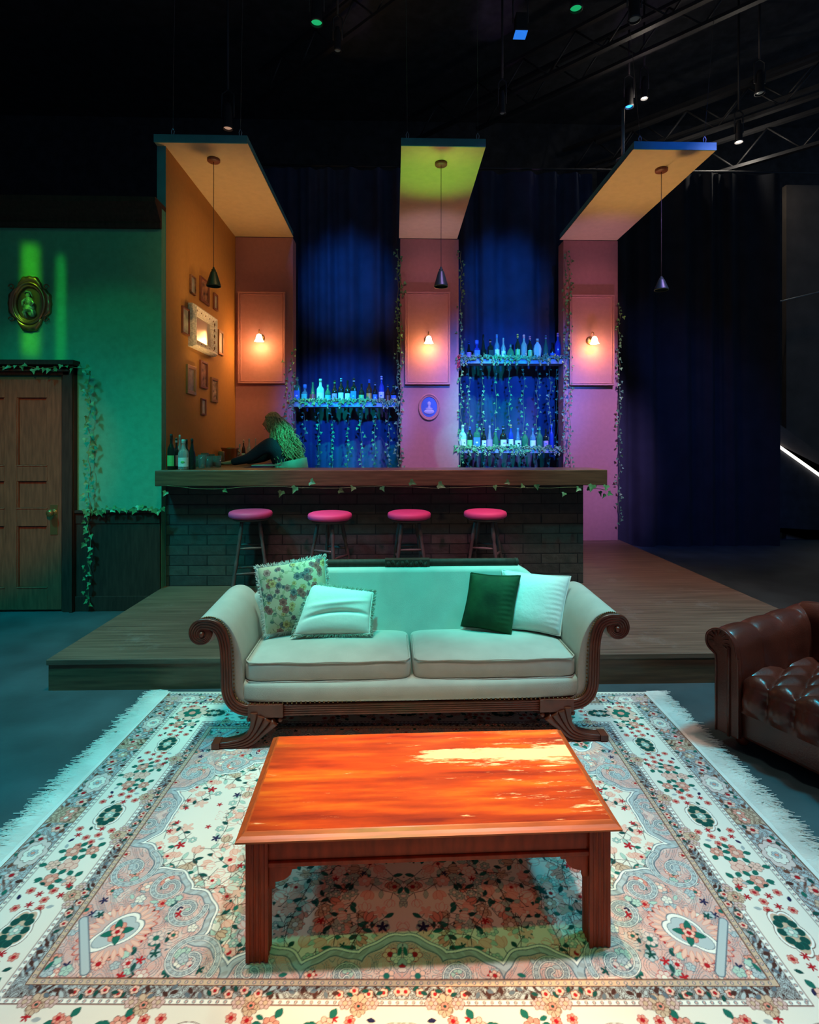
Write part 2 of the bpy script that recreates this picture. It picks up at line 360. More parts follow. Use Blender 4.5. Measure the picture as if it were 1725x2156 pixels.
# ceiling flats hung from cables
def ceilflat(x0, x1, hooks, ends, label):
    t = thing('ceiling_flat', label, 'ceiling panel', ((x0+x1)/2, 5.38, 4.432), group='hanging ceiling flats')
    w = (x1-x0)/2; D = 2.45
    MB().box(-w, w, .012, D, .003, .012).build('underside', M['ceil'], t)
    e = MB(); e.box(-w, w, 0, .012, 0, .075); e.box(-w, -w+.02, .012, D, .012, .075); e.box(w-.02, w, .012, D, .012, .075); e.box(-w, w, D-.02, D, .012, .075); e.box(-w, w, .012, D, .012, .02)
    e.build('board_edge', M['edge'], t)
    for px, pe in zip(hooks, ends):
        P = atY(px, 295, 5.42); x = P.x-(x0+x1)/2; Q = atY(pe, 0, 5.42)
        c = MB(); c.tube([(x-.006, .03, .075), (x-.014, .03, .12), (x, .03, .15), (x+.014, .03, .12), (x+.006, .03, .075)], .004, 6)
        c.box(x-.012, x+.012, .02, .04, .072, .082); c.build('hook', M['bracket'], t)
        dx = (Q.x-P.x)/(Q.z-P.z)
        zt = 8.4-4.432
        MB().tube([(x, .03, .148), (x+dx*(zt-.15), .03, zt)], .0022, 5).build('cable', M['steel'], t)
    return t
ceilflat(-2.28, -1.40, (365, 507), (369, 512), 'hanging ceiling flat that joins the ochre wall')
ceilflat(.068, .884, (858, 1006), (855, 1005), 'hanging ceiling flat with a greenish underside over the middle pillar')
ceilflat(2.33, 3.145, (1347, 1483), (1320, 1506), 'hanging ceiling flat over the pillar beyond the right end of the bar')

# curtains
def curtain(x0, x1, y, z1, label, m, per=.22, amp=.055):
    n = int((x1-x0)/.012); ph = random.random()*6
    per = per*1.5; ks = [random.uniform(.75, 1.3) for _ in range(12)]
    def fn(u, v):
        x = x0+(x1-x0)*u
        a = 2*PI*x/per+ph+1.3*math.sin(x*2.3+ph)+.9*math.sin(x*5.1)
        k = .65+.35*math.sin(x*1.7+ph)
        return (x+.01*math.sin(a*.5+v*3), y+amp*k*math.sin(a)+.02*math.sin(2.1*a+v*2), v*z1)
    o = MB().grid(fn, n, 10).build('stage_curtain', m, fix=False)
    return tag(o, label, 'curtain')
curtain(-2.6, .45, 8.5, 5.72, 'blue-lit black curtain behind the gap with the single bottle shelf', M['curtain'], .26)
curtain(.5, 3.05, 8.5, 5.70, 'blue-lit black curtain behind the gap with two bottle shelves', M['curtain'], .26)
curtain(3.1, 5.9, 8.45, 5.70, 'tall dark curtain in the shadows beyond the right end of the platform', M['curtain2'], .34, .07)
rod = MB(); rod.tube([(-3.2, 8.5, 5.77), (6.6, 8.5, 5.75)], .018, 10)
tag(rod.build('curtain_pipe', M['steel']), 'thin horizontal pipe along the top of the curtains', 'pipe')

# right-hand wall with stair
rw = MB(); rw.box(6.42, 9.9, 9.0, 9.1, 0, 5.8)
structure(rw.build('wall_right', M['sidewall']))
t = thing('staircase', 'dark staircase side with a glowing white strip at the right edge of the frame', 'staircase', (5.9, 8.9, 0))
P0 = atY(1680, 908, 8.85); P1 = atY(1725, 940, 8.85); dz = (P1.z-P0.z)/(P1.x-P0.x)
sd = MB(); sd.prism([(0, P0.z+.35), (3.4, P0.z+.35+3.4*dz), (3.4, P0.z+3.4*dz), (0, P0.z)], lambda a, b, d: (a+.0, d, b), 0, .08); sd.build('stringer', M['sidewall'], t)
MB().prism([(0, P0.z), (3.4, P0.z+3.4*dz), (3.4, P0.z+3.4*dz-.045), (0, P0.z-.045)], lambda a, b, d: (a, d, b), -.03, .05).build('light_strip', mat('strip_glow', (1, 1, 1, 1), .4, emit=(1, .93, .86, 1), es=2.2), t)
MB().prism([(0, P0.z-.05), (3.4, P0.z+3.4*dz-.05), (3.4, 0.02), (0, 0.22)], lambda a, b, d: (a, d, b), .0, .06).build('side_panel', M['black'], t)
MB().tube([(0, 0, 3.78), (3.4, 0, 4.62)], .012, 6).build('handrail', M['bracket'], t)

# ================================================================== OVERHEAD RIG
# truss joists at about 45 degrees
DIRV = Vector((-.72, .69, 0)).normalized()
def joist(P, length, back, label, h=.5):
    t = thing('roof_joist', label, 'joist', P, math.atan2(DIRV.y, DIRV.x))
    c = MB(); c.box(-back, length, -.04, .04, 0, .05); c.build('bottom_chord', M['steel'], t)
    c = MB(); c.box(-back, length, -.04, .04, h, h+.05); c.build('top_chord', M['steel'], t)
    x = -back; wb = MB(); i = 0
    while x < length-.5:
        wb.tube([(x, 0, .03 if i % 2 == 0 else h), (x+.45, 0, h if i % 2 == 0 else .03)], .014, 6); x += .45; i += 1
    wb.build('web', M['steel'], t)
for (px, py, z, lab) in ((1120, 180, 7.3, 'roof joist crossing above the gap between the middle and right ceiling flats'), (1300, 140, 7.3, 'roof joist just below the white disc fixture'),
                    (1480, 270, 7.0, 'roof joist passing above the lamp with the blue lens'), (1600, 245, 6.6, 'roof joist right of the hanging right-hand flat'),
                    (1640, 330, 6.0, 'lowest roof joist, under the brightest lamp at the right'), (760, 60, 7.6, 'roof joist near the green lamp above the left gap')):
    joist(atZ(px, py, z), 2.6, 3.0, lab)

lensmat = {}
def lens(name, c, s):
    if name not in lensmat: lensmat[name] = mat('lens_'+name, (c[0]*.5, c[1]*.5, c[2]*.5, 1), .3, emit=(c[0], c[1], c[2], 1), es=s)
    return lensmat[name]
def fixture(px, py, z, r, lm, label, square=False, tilt=0, pipe=True):
    P = atZ(px, py, z); t = thing('stage_light', label, 'stage light', P, 0, 'stage lights in the dark roof')
    t.rotation_euler = (tilt, 0, 0)
    if square:
        MB().box(-r, r, -r, r, .0, .03).box(-r*.8, r*.8, -r*.8, r*.8, .03, .25).build('housing', M['steel'], t, bevel=.01)
        MB().box(-r*.9, r*.9, -r*.9, r*.9, -.006, .0).lathe([(0, -.012), (r*.7, -.010), (r*.75, -.006)], n=24).build('lens', lm, t)
    else:
        MB().lathe([(r*.86, .0), (r, .0), (r, .02), (r*.85, .05), (r*.8, .26), (r*.5, .33), (0, .34)], n=24, cap=False).build('housing', M['steel'], t)
        MB().lathe([(0, .012), (r*.6, .016), (r*.84, .03)], n=24).build('lens', lm, t)
    y = MB(); y.tube([(-r*1.1, 0, .15), (-r*1.1, 0, .45), (0, 0, .5), (r*1.1, 0, .45), (r*1.1, 0, .15)], .01, 6); y.build('yoke', M['steel'], t)
    if pipe: MB().tube([(0, 0, .5), (0, 0, 8.4-P.z)], .016, 8).build('hanging_pipe', M['steel'], t)
G = lens('green', (.02, .75, .25), .5); BL = lens('blue', (.03, .25, 1), .8); WH = lens('white', (1, .93, .8), 14); DK = lens('dim', (.3, .35, .35), .05)
fixture(667, 50, 7.0, .085, G, 'round stage light with a green lens, above the left gap of the bar')
fixture(1213, 20, 7.0, .085, G, 'round stage light with a green lens, above the right gap at the top edge')
fixture(1096, 73, 7.0, .09, BL, 'square stage light with a blue lens', True)
fixture(1336, 43, 6.8, .08, DK, 'unlit ring-shaped stage light crossed by a cable at upper right')
fixture(711, 109, 6.9, .055, DK, 'small unlit stage light below the green lamp above the left gap')
fixture(1600, 198, 6.6, .07, DK, 'unlit stage light near the upper right edge')
fixture(1357, 208, 6.8, .055, WH, 'white glowing lamp beside a small blue lamp')
fixture(1325, 226, 6.75, .07, lens('blue2', (.03, .3, 1), 3), 'small blue lamp beside a white glowing lamp')
fixture(1556, 300, 6.2, .06, WH, 'brightest white lamp, on the lowest joist at the right')
fixture(480, 272, 5.6, .07, lens('amber', (.8, .45, .3), .5), 'amber-rimmed lamp just above the flat that joins the ochre wall')
fixture(1058, 241, 6.2, .05, DK, 'faint unlit lamp above the gap with two bottle shelves')
point(atZ(1556, 300, 6.2)-Vector((0, 0, .1)), (1, .9, .75), 12)
point(atZ(1357, 208, 6.8)-Vector((0, 0, .1)), (1, .85, .7), 8)
P = atY(1312, 310, 7.2)
tag(MB().tube([(P.x, P.y, P.z-.15), (P.x, P.y, P.z+.5)], .022, 10).lathe([(.085, -.17), (.09, -.16), (.085, -.15)], (P.x, P.y, P.z), 20).build('vertical_pipe', M['bracket']), 'short vertical pipe with a ring at its foot, left of the right-hand flat', 'pipe')

# ================================================================== BAR
m, N, L, B = newmat('dark_brick')
tc = N.new('ShaderNodeTexCoord'); mp = N.new('ShaderNodeMapping'); mp.inputs['Rotation'].default_value = (PI/2, 0, 0)
L.new(tc.outputs['Object'], mp.inputs[0]); bk = N.new('ShaderNodeTexBrick'); L.new(mp.outputs[0], bk.inputs['Vector'])
bk.inputs['Scale'].default_value = 1; bk.inputs['Brick Width'].default_value = .36; bk.inputs['Row Height'].default_value = .098; bk.inputs['Mortar Size'].default_value = .006
bk.inputs['Color1'].default_value = (.10, .085, .07, 1); bk.inputs['Color2'].default_value = (.065, .055, .05, 1); bk.inputs['Mortar'].default_value = (.02, .02, .02, 1)
bk.inputs['Mortar Smooth'].default_value = .4
nz = N.new('ShaderNodeTexNoise'); nz.inputs['Scale'].default_value = 14; nz.inputs['Detail'].default_value = 6; L.new(tc.outputs['Object'], nz.inputs[0])
mx = N.new('ShaderNodeMix'); mx.data_type = 'RGBA'; mx.blend_type = 'MULTIPLY'; mx.inputs['Factor'].default_value = .7
L.new(bk.outputs['Color'], mx.inputs['A']); L.new(nz.outputs['Fac'], mx.inputs['B']); L.new(mx.outputs['Result'], B.inputs['Base Color'])
ad = N.new('ShaderNodeMath'); ad.operation = 'MULTIPLY_ADD'; L.new(bk.outputs['Fac'], ad.inputs[0]); ad.inputs[1].default_value = -1.2; L.new(nz.outputs['Fac'], ad.inputs[2])
bp = N.new('ShaderNodeBump'); bp.inputs['Strength'].default_value = .9; bp.inputs['Distance'].default_value = .012
L.new(ad.outputs[0], bp.inputs['Height']); L.new(bp.outputs[0], B.inputs['Normal']); B.inputs['Roughness'].default_value = .6
M['brick'] = m
t = thing('bar_counter', 'long bar with a thick wooden top over a dark brick-patterned front', 'bar counter', (0, 5.45, .2))
MB().box(-2.19, 1.855, 0, .24, 0, .98).build('bar_front', M['brick'], t)
MB().box(-2.195, 2.0, -.25, .30, .98, 1.125).build('bar_top', M['barwood'], t, bevel=.006)
MB().box(-2.195, -1.58, .30, 2.30, 1.06, 1.12).build('return_top', M['barwood'], t, bevel=.004)
MB().box(-2.19, -1.64, .32, 2.28, 0, 1.06).build('return_base', M['darkwood'], t)

# ------------------------------------------------------------------ stools
def stool():
    t = thing('bar_stool', '', 'bar stool', (0, 0, 0), 0, 'bar stools in front of the brick bar')
    s = MB(); s.lathe([(0, .688), (.175, .688), (.19, .695), (.197, .705), (.197, .728), (.190, .742), (.165, .752), (.09, .757), (0, .758)], n=40)
    s.build('seat', M['pink'], t)
    MB().lathe([(0, .665), (.155, .665), (.165, .675), (.165, .688), (0, .688)], n=32).build('seat_board', M['stoolwood'], t)
    top = .105; bot = .185; foot = {}
    for k in range(4):
        a = PI/4+k*PI/2; d = Vector((math.cos(a), math.sin(a), 0)); A = d*top*1.0+Vector((0, 0, .67)); Bq = d*bot*1.25
        pts = []; rr = []
        for j in range(19):
            q = j/18; pts.append(A.lerp(Bq, q)); r = .0165
            if j in (3, 4, 10, 11, 15): r = .0195
            if j in (5, 9, 12): r = .0125
            if j == 18: r = .012
            rr.append(r)
        MB().tube(pts, rr, 10).build('leg', M['stoolwood'], t); foot[k] = (A, Bq)
    for k in range(4):
        for z in ((.20, .42) if k % 2 == 0 else (.27, .36)):
            pa = foot[k][0].lerp(foot[k][1], 1-z/.67); pb = foot[(k+1) % 4][0].lerp(foot[(k+1) % 4][1], 1-z/.67)
            MB().tube([pa, pa.lerp(pb, .25), pa.lerp(pb, .5), pa.lerp(pb, .75), pb], [.009, .011, .013, .011, .009], 8).build('rung', M['stoolwood'], t)
    return t
st0 = stool(); labs = ['pink-topped bar stool nearest the door, in the dim green light', 'pink-topped bar stool, second from the door end, behind the floral cushion corner',
     'pink-topped bar stool behind the carved centre of the sofa top rail', 'pink-topped bar stool furthest from the door, behind the green cushion']
for i, (px, py, rz) in enumerate(((528, 1074, .25), (695, 1078, -.5), (862, 1076, .1), (1022, 1074, -.35))):
    P = atZ(px, py, .958); o = st0 if i == 0 else copy_thing(st0)
    o.location = (P.x, P.y, .204); o.rotation_euler = (0, 0, rz); o['label'] = labs[i]

# ------------------------------------------------------------------ sconces and pendants
shade_m = mat('frosted_glass_shade', (1, .95, .85, 1), .3, emit=(1, .72, .42, 1), es=7.0)
def sconce(px, py, dx, label):
    P = atY(px, py, 7.66); t = thing('wall_sconce', label, 'wall lamp', (P.x, 7.785, P.z), 0, 'glowing wall sconces')
    MB().lathe([(.058, 0), (.058, .008), (.05, .018), (.02, .022), (0, .022)], (dx*.02, 0, .02), 24, axis='y').build('backplate', M['brass'], t)
    a = MB(); a.tube([(dx*.02, -.02, .03), (dx*.02, -.05, .10), (dx*.02, -.09, .125), (dx*.01, -.12, .11), (0, -.13, .05)], .006, 8); a.build('arm', M['brass'], t)
    MB().lathe([(.018, .055), (.03, .045), (.04, .02), (.045, -.01), (.06, -.04), (.066, -.045), (.058, -.04), (.04, -.01), (.034, .02), (.0, .045)], (0, -.13, 0), 24).build('shade', shade_m, t)
    MB().ball((0, -.13, -.02), .026, 12).build('bulb', lens('bulb', (1, .8, .55), 18), t)
    point((P.x, 7.62, P.z-.07), (1, .46, .15), 11, .07, 'sconce_light')
    point((P.x, 7.64, P.z+.03), (1, .46, .14), 4, .04, 'sconce_light')
sconce(546, 712, -.5, 'lit sconce on the corner pillar beside the ochre picture wall')
sconce(903, 716, 0, 'lit sconce above the oval blue portrait')
sconce(1252, 717, -1, 'lit sconce on the pillar beyond the right end of the bar')
def pendant(px, py, sy0, sy1, label):
    P = atZ(px, py, 4.435); s = (CY-py)/(4.435-CAMH); zt = CAMH+(CY-sy0)/s; zb = CAMH+(CY-sy1)/s; r = .072
    t = thing('pendant_lamp', label, 'pendant lamp', (P.x, P.y, 4.435), 0, 'small dark pendant lamps')
    MB().lathe([(0, -.028), (.058, -.028), (.063, -.022), (.063, 0), (0, 0)], n=28).build('canopy', M['doorwood'], t)
    MB().tube([(0, 0, -.028), (0, 0, zt-4.435)], .003, 6).build('cord', M['cord'], t)
    h = zt-zb; z0 = zb-4.435
    MB().lathe([(r*.94, z0), (r, z0), (r*.99, z0+.01), (r*.45, z0+h*.72), (r*.42, z0+h*.76), (r*.3, z0+h*.78), (r*.3, z0+h*.88), (r*.16, z0+h*.9), (r*.14, z0+h), (0, z0+h)], n=28, cap=False).build('lamp_shade', M['pendant'], t)
pendant(450, 335, 563, 603, 'cone pendant lamp hanging in front of the ochre picture wall')
pendant(929, 343, 562, 604, 'cone pendant lamp hanging in front of the middle pillar')
pendant(1393, 356, 582, 611, 'cone pendant lamp hanging against the dark curtain at the right')
# ================================================================== PICTURES
def artmat(name, bg, spots, scale=9):
    m, N, L, B = newmat(name); tc = N.new('ShaderNodeTexCoord'); n = N.new('ShaderNodeTexNoise'); n.inputs['Scale'].default_value = scale; n.inputs['Detail'].default_value = 3
    L.new(tc.outputs['Object'], n.inputs[0]); r = N.new('ShaderNodeValToRGB'); e = r.color_ramp.elements
    e[0].position = .38; e[0].color = bg; e[1].position = .68; e[1].color = spots; k = e.new(.52); k.color = tuple((a+b)/2 for a, b in zip(bg, spots))
    L.new(n.outputs[0], r.inputs[0]); L.new(r.outputs[0], B.inputs['Base Color']); B.inputs['Roughness'].default_value = .45; return m
A_pale = artmat('pale_print', (.52, .48, .36, 1), (.28, .30, .20, 1), 14)
A_brown = artmat('old_painting', (.07, .03, .015, 1), (.55, .26, .11, 1), 13)
A_flower = artmat('dark_still_life', (.05, .03, .02, 1), (.70, .50, .28, 1), 20)
A_grey = artmat('grey_print', (.30, .24, .18, 1), (.20, .15, .11, 1), 30)
def cropx(x): return 340+x/6.34
def cropy(y): return 560+y/6.34
def picture(x0, x1, t0, b0, fm, am, label, fw=.018, th=.022, mirror=False):
    A = atX(cropx(x0), cropy(t0), -2.19); Bm = atX(cropx(x0), cropy(b0), -2.19); Cc = atX(cropx(x1), cropy(t0), -2.19)
    W = Cc.y-A.y; Hh = A.z-Bm.z
    t = thing('picture_frame', label, 'picture frame', (-2.20, (A.y+Cc.y)/2, Bm.z), PI/2, 'framed pictures on the ochre wall')
    w = W/2  # local x runs along the wall, local -y out of it
    f = MB()
    for (xa, xb, za, zb) in ((-w, w, 0, fw), (-w, w, Hh-fw, Hh), (-w, -w+fw, fw, Hh-fw), (w-fw, w, fw, Hh-fw)):
        f.box(xa, xb, -th, 0, za, zb); 
    i = fw*.65
    for (xa, xb, za, zb) in ((-w+i, w-i, i, fw+.004), (-w+i, w-i, Hh-fw-.004, Hh-i), (-w+i, -w+fw+.004, i, Hh-i), (w-fw-.004, w-i, i, Hh-i)): f.box(xa, xb, -th*.7, 0, za, zb)
    f.build('frame', fm, t, bevel=.002)
    MB().box(-w+fw*.9, w-fw*.9, -.008, -.002, fw*.9, Hh-fw*.9).build('artwork', am, t)
    return t
picture(385, 452, 108, 350, M['painting'], A_pale, 'small pale print at the top left of the picture group', .012)
picture(515, 635, 125, 455, M['doorwood'], A_brown, 'brown painting in a stepped frame partly behind the pendant shade', .03)
picture(695, 748, 350, 570, M['doorwood'], A_pale, 'small pale print right of the pendant shade', .02)
picture(275, 368, 525, 890, M['doorwood'], A_pale, 'pale botanical print left of the big white mirror', .014)
picture(760, 822, 845, 1170, M['goldframe'], artmat('white_print', (.7, .66, .55, 1), (.6, .56, .45, 1), 6), 'bright white print half hidden behind the big white mirror', .022)
picture(338, 455, 1310, 1700, M['goldframe'], A_grey, 'grey-brown picture in a double gilt frame, lower left of the white mirror', .035)
picture(515, 612, 1250, 1620, M['doorwood'], A_brown, 'amber flower painting directly under the big white mirror', .024)
picture(662, 748, 1480, 1810, M['goldframe'], A_flower, 'dark still life with pale blossoms, nearest the corner pillar below the mirror', .03)
picture(530, 590, 1765, 1985, M['doorwood'], A_pale, 'smallest pale print, lowest on the ochre wall', .014)
# big mirror with a splayed white frame
A = atX(cropx(455), cropy(490), -2.12); Bq = atX(cropx(455), cropy(1070), -2.12); Cc = atX(cropx(752), cropy(700), -2.12)
t = thing('wall_mirror', 'big mirror in a thick distressed white frame reflecting the sconce', 'mirror', (-2.20, (A.y+Cc.y)/2, Bq.z), PI/2)
w = (Cc.y-A.y)/2; Hh = A.z-Bq.z
fr = MB(); rings = [(0, 0, 0), (.0, 0, -.05), (.02, .02, -.085), (.03, .03, -.085), (.10, .10, -.03), (.10, .10, -.01)]
for i in range(len(rings)-1):
    a, b = rings[i], rings[i+1]
    ca = [(-w+a[0], a[2], a[1]), (w-a[0], a[2], a[1]), (w-a[0], a[2], Hh-a[1]), (-w+a[0], a[2], Hh-a[1])]
    cb = [(-w+b[0], b[2], b[1]), (w-b[0], b[2], b[1]), (w-b[0], b[2], Hh-b[1]), (-w+b[0], b[2], Hh-b[1])]
    base = len(fr.v); fr.v += ca+cb
    for k in range(4): fr.face([base+k, base+(k+1) % 4, base+4+(k+1) % 4, base+4+k])
fr.build('frame', M['whiteframe'], t)
MB().box(-w+.098, w-.098, -.02, -.012, .098, Hh-.098).build('mirror_glass', M['mirror'], t)
orn = MB()
for k in range(5):
    for s in (-1, 1):
        zc = Hh*(.2+.15*k); orn.ball((s*(w-.06), -.062, zc), .016, 8, sc=(1, .4, 1.3)); orn.ball((-w+.1+2*(w-.1)*(k/4), -.062, Hh-.055 if s > 0 else .055), .014, 8, sc=(1.3, .4, 1))
orn.build('ornament', M['painting'], t)

# oval blue portrait on the middle pillar
def oval(name, label, P, a, b, mats, depth=.03):
    t = thing(name, label, 'picture frame', P)
    f = MB(); prof = [(1.0, 0), (1.0, .6), (.93, 1), (.86, .75), (.84, .5), (.80, .8), (.74, .5), (.73, .2)]
    n = 48; base = 0
    for r, h in prof:
        for k in range(n): q = 2*PI*k/n; f.v.append((a*r*math.cos(q), -depth*h, b*r*math.sin(q)))
    for i in range(len(prof)-1):
        for k in range(n): f.face([i*n+k, i*n+(k+1) % n, (i+1)*n+(k+1) % n, (i+1)*n+k], 0, True)
    f.build('frame', mats[0], t)
    MB().prism([(a*.74*math.cos(2*PI*k/n), b*.74*math.sin(2*PI*k/n)) for k in range(n)], lambda x, z, d: (x, d, z), -.01, -.004).build('backing', mats[1], t)
    return t
Pm = atY(904, 857, 7.80); Pm.y = 7.83
blueb = mat('blue_porcelain', (.05, .13, .45, 1), .4); palep = mat('pale_blue_paint', (.40, .46, .62, 1), .5)
t = oval('oval_portrait', 'oval framed blue portrait of a bearded person in a ruff, on the middle pillar', Pm, .153, .19, (M['rose'], blueb))
r = MB(); r.ball((.0, -.012, .045), .030, 14, sc=(.85, .35, 1.15)); r.ball((0, -.012, .005), .022, 12, sc=(.9, .35, 1.2)); r.ball((0, -.011, -.02), .045, 14, sc=(1.1, .25, .3))
r.ball((0, -.011, -.065), .075, 14, sc=(1, .15, .5)); r.ball((.045, -.014, -.06), .014, 8, sc=(1.4, .4, .8)); r.build('portrait_relief', palep, t)
# beads
bd = MB()
for k in range(40): q = 2*PI*k/40; bd.ball((.142*math.cos(q), -.028, .177*math.sin(q)), .006, 6)
bd.build('bead_rim', M['rose'], t)

# ornate plaque on green wall
Pg = atY(62, 639, 5.35); Pg.y = 5.37
t = oval('oval_plaque', 'ornate copper oval plaque with a relief figure, on the green wall above the door', Pg, .158, .205, (M['copper'], mat('dark_plaque_ground', (.10, .05, .03, 1), .45)), .05)
o = MB(); n = 96; ring = []
def lob(q): return .97+.075*math.cos(4*q)+.035*math.cos(8*q+PI)+.02*math.cos(20*q)
for r0, h in ((.98, .028), (1.10, .04), (1.0, .022), (1.0, 0)):
    for k in range(n):
        q = 2*PI*k/n; L0 = 1 if r0 == .98 else lob(q)*(1.12 if r0 == 1.10 else 1.24)
        rr = (.98 if r0 == .98 else L0); o.v.append((.158*rr*math.cos(q), -h, .205*rr*math.sin(q)))
for i in range(3):
    for k in range(n): o.face([i*n+k, i*n+(k+1) % n, (i+1)*n+(k+1) % n, (i+1)*n+k], 0, True)
for s in (-1, 1):
    for q in (.62, -.62):
        cx_, cz_ = s*.195*math.cos(q)*1.0, .262*math.sin(q)*1.0
        o.tube([(cx_+s*.028*math.cos(j*.55)*(1-j*.06), -.03, cz_+.030*math.sin(j*.55)*(1-j*.06)) for j in range(12)], .006, 6)
o.build('scroll_border', M['copper'], t)
fg = MB(); fg.ball((-.005, -.035, .075), .022, 12, sc=(.9, .7, 1.1)); fg.ball((.0, -.03, .02), .04, 14, sc=(.9, .6, 1.1)); fg.ball((.0, -.03, -.045), .05, 14, sc=(1.1, .6, .9)); fg.ball((.03, -.03, -.09), .04, 12, sc=(.9, .6, 1))
fg.tube([(-.02, -.04, .04), (-.05, -.045, .01), (-.045, -.05, -.03)], [.012, .011, .009], 8); fg.tube([(.02, -.04, .04), (.05, -.04, .0), (.03, -.05, -.03)], [.012, .011, .009], 8)
fg.tube([(.0, -.04, -.06), (.045, -.05, -.075), (.055, -.045, -.13)], [.018, .016, .01], 8); fg.tube([(-.01, -.04, -.06), (-.03, -.055, -.09), (-.01, -.045, -.14)], [.018, .016, .01], 8)
fg.tube([(-.03, -.04, .09), (-.01, -.045, .108), (.02, -.04, .10), (.035, -.03, .06)], [.008, .012, .010, .005], 8); fg.build('relief_figure', mat('teal_patina', (.22, .34, .28, 1), .3, .5, var=.5, scale=30), t)

# ================================================================== FOLIAGE
def leaf(mb, P, size, mi=0, face=Vector((0, -1, .25))):
    """five-pointed ivy leaf, folded along its midrib"""
    nrm = (face+Vector((random.uniform(-.7, .7), random.uniform(-.3, .3), random.uniform(-.5, .5)))).normalized()
    ang = random.uniform(-1.2, 1.2); d = Vector((math.sin(ang), 0, -math.cos(ang)))
    u = (d-nrm*d.dot(nrm)).normalized(); v = nrm.cross(u); s = size
    pts = [(0, 0, 0), (-.12, .30, .05), (.18, .55, .12), (.38, .28, .05), (1.0, 0, 0), (.38, -.28, .05), (.18, -.55, .12), (-.12, -.30, .05), (.45, 0, -.04)]
    b = len(mb.v)
    for (x, y, z) in pts: mb.v.append(tuple(P+u*x*s+v*y*s+nrm*z*s))
    for k in range(8): mb.face([b+k, b+(k+1) % 8, b+8], mi)
def vine(path, label, cat='ivy', name='ivy_vine', group='ivy garlands', step=.045, size=.042, spread=.05, face=Vector((0, -1, .2)), density=1.0, stemr=.003):
    path = [Vector(p) for p in path]; base = path[0].copy()
    pts = []
    for i in range(len(path)-1):
        n = max(1, int((path[i+1]-path[i]).length/step))
        for k in range(n): pts.append(path[i].lerp(path[i+1], k/n))
    pts.append(path[-1])
    axis = (path[-1]-path[0]).normalized(); side = Vector((1, 0, 0)) if abs(axis.z) > .7 else Vector((0, 0, 1))
    ph = random.random()*6
    pts = [p+side*(.012*math.sin(i*.8+ph)+random.uniform(-.006, .006)) for i, p in enumerate(pts)]
    t = thing(name, label, cat, base, 0, group)
    MB().tube([p-base for p in pts], stemr, 5).build('stem', M['stem'], t, fix=False)
    f = MB()
    for i, p in enumerate(pts):
        k = density
        while k > 0:
            if random.random() < k:
                off = side*random.uniform(-1, 1)*spread+Vector((0, random.uniform(-.035, -.005), 0)) if abs(face.y) > .5 else side*random.uniform(-1, 1)*spread+Vector((0, random.uniform(-.03, .03), 0))
                leaf(f, p-base+off, size*random.uniform(.7, 1.25), 0, face)
            k -= 1
    if f.v: f.build('foliage', M['leaf'], t, fix=False)
    return t
def hang(px, y0, y1, Y, label, grp, **kw):
    a = atY(px, y0, Y); b = atY(px, y1, Y); return vine([a, b], label, group=grp, **kw)
ordn = ['first', 'second', 'third', 'fourth', 'fifth', 'sixth', 'seventh', 'eighth']
for i, px in enumerate((641, 671, 700, 734, 761, 790, 819)):
    hang(px, 852, 1000, 8.12, 'thin ivy strand hanging below the single shelf, %s from the corner pillar' % ordn[i], 'ivy strands under the single shelf', step=.055, size=.042, spread=.04, density=.95)
for i, px in enumerate((988, 1016, 1044, 1073, 1103, 1132, 1158, 1173)):
    hang(px, 760, 1000, 8.12, 'thin ivy strand hanging below the upper shelf, %s from the middle pillar' % ordn[i], 'ivy strands under the upper shelf', step=.06, size=.042, spread=.04, density=.85)
for px, y0, Y, lab in ((616, 735, 7.82, 'ivy climbing the edge of the corner pillar beside the single shelf'), (838, 525, 7.82, 'ivy climbing the left edge of the middle pillar'), (971, 530, 7.82, 'ivy climbing the right edge of the middle pillar'),
                   (1191, 530, 7.80, 'ivy climbing the left edge of the pillar beyond the right end of the bar'), (1304, 640, 7.80, 'ivy climbing the far right edge of the rightmost pillar')):
    hang(px, y0, 1000 if px < 1300 else 1100, Y, lab, 'ivy on the pillar edges', step=.045, size=.040, spread=.045, density=1.0)
hang(188, 785, 1272, 5.30, 'ivy climbing beside the right side of the door frame', 'ivy around the door', step=.04, size=.045, spread=.045, density=1.1)
a = atY(-60, 772, 5.28); b = atY(192, 774, 5.28)
vine([a, b], 'ivy lying along the top of the door frame', group='ivy around the door', step=.05, size=.05, spread=.02, density=1.0)
a = atY(182, 1072, 5.315); b = atY(343, 1070, 5.315)
vine([a, b], 'ivy lying along the cap of the low dark wainscot', group='ivy around the door', step=.035, size=.05, spread=.02, density=1.3)
a = atY(352, 1026, 5.17); b = atY(1276, 1026, 5.17)
vine([a, b], 'sparse ivy dangling from the underside of the thick bar top', group='ivy on the bar', step=.13, size=.062, spread=.06, density=.5, stemr=.002)
a = atY(1236, 1032, 5.3); b = atY(1280, 1028, 5.3)
vine([a, b], 'dark tuft of ivy hanging off the right end of the bar top', group='ivy on the bar', step=.04, size=.06, spread=.04, density=1.2)
# leaf shadows on rose pillars come from these trailing stems in front of them
for px, y0, lab in ((604, 760, 'second ivy strand trailing down the corner pillar face, left of the shelf'), (1200, 540, 'second ivy strand down the face of the rightmost pillar'), (845, 540, 'thin ivy strand on the face of the middle pillar')):
    hang(px, y0, 990, 7.78, lab, 'ivy on the pillar edges', step=.06, size=.042, spread=.04, density=1.0)

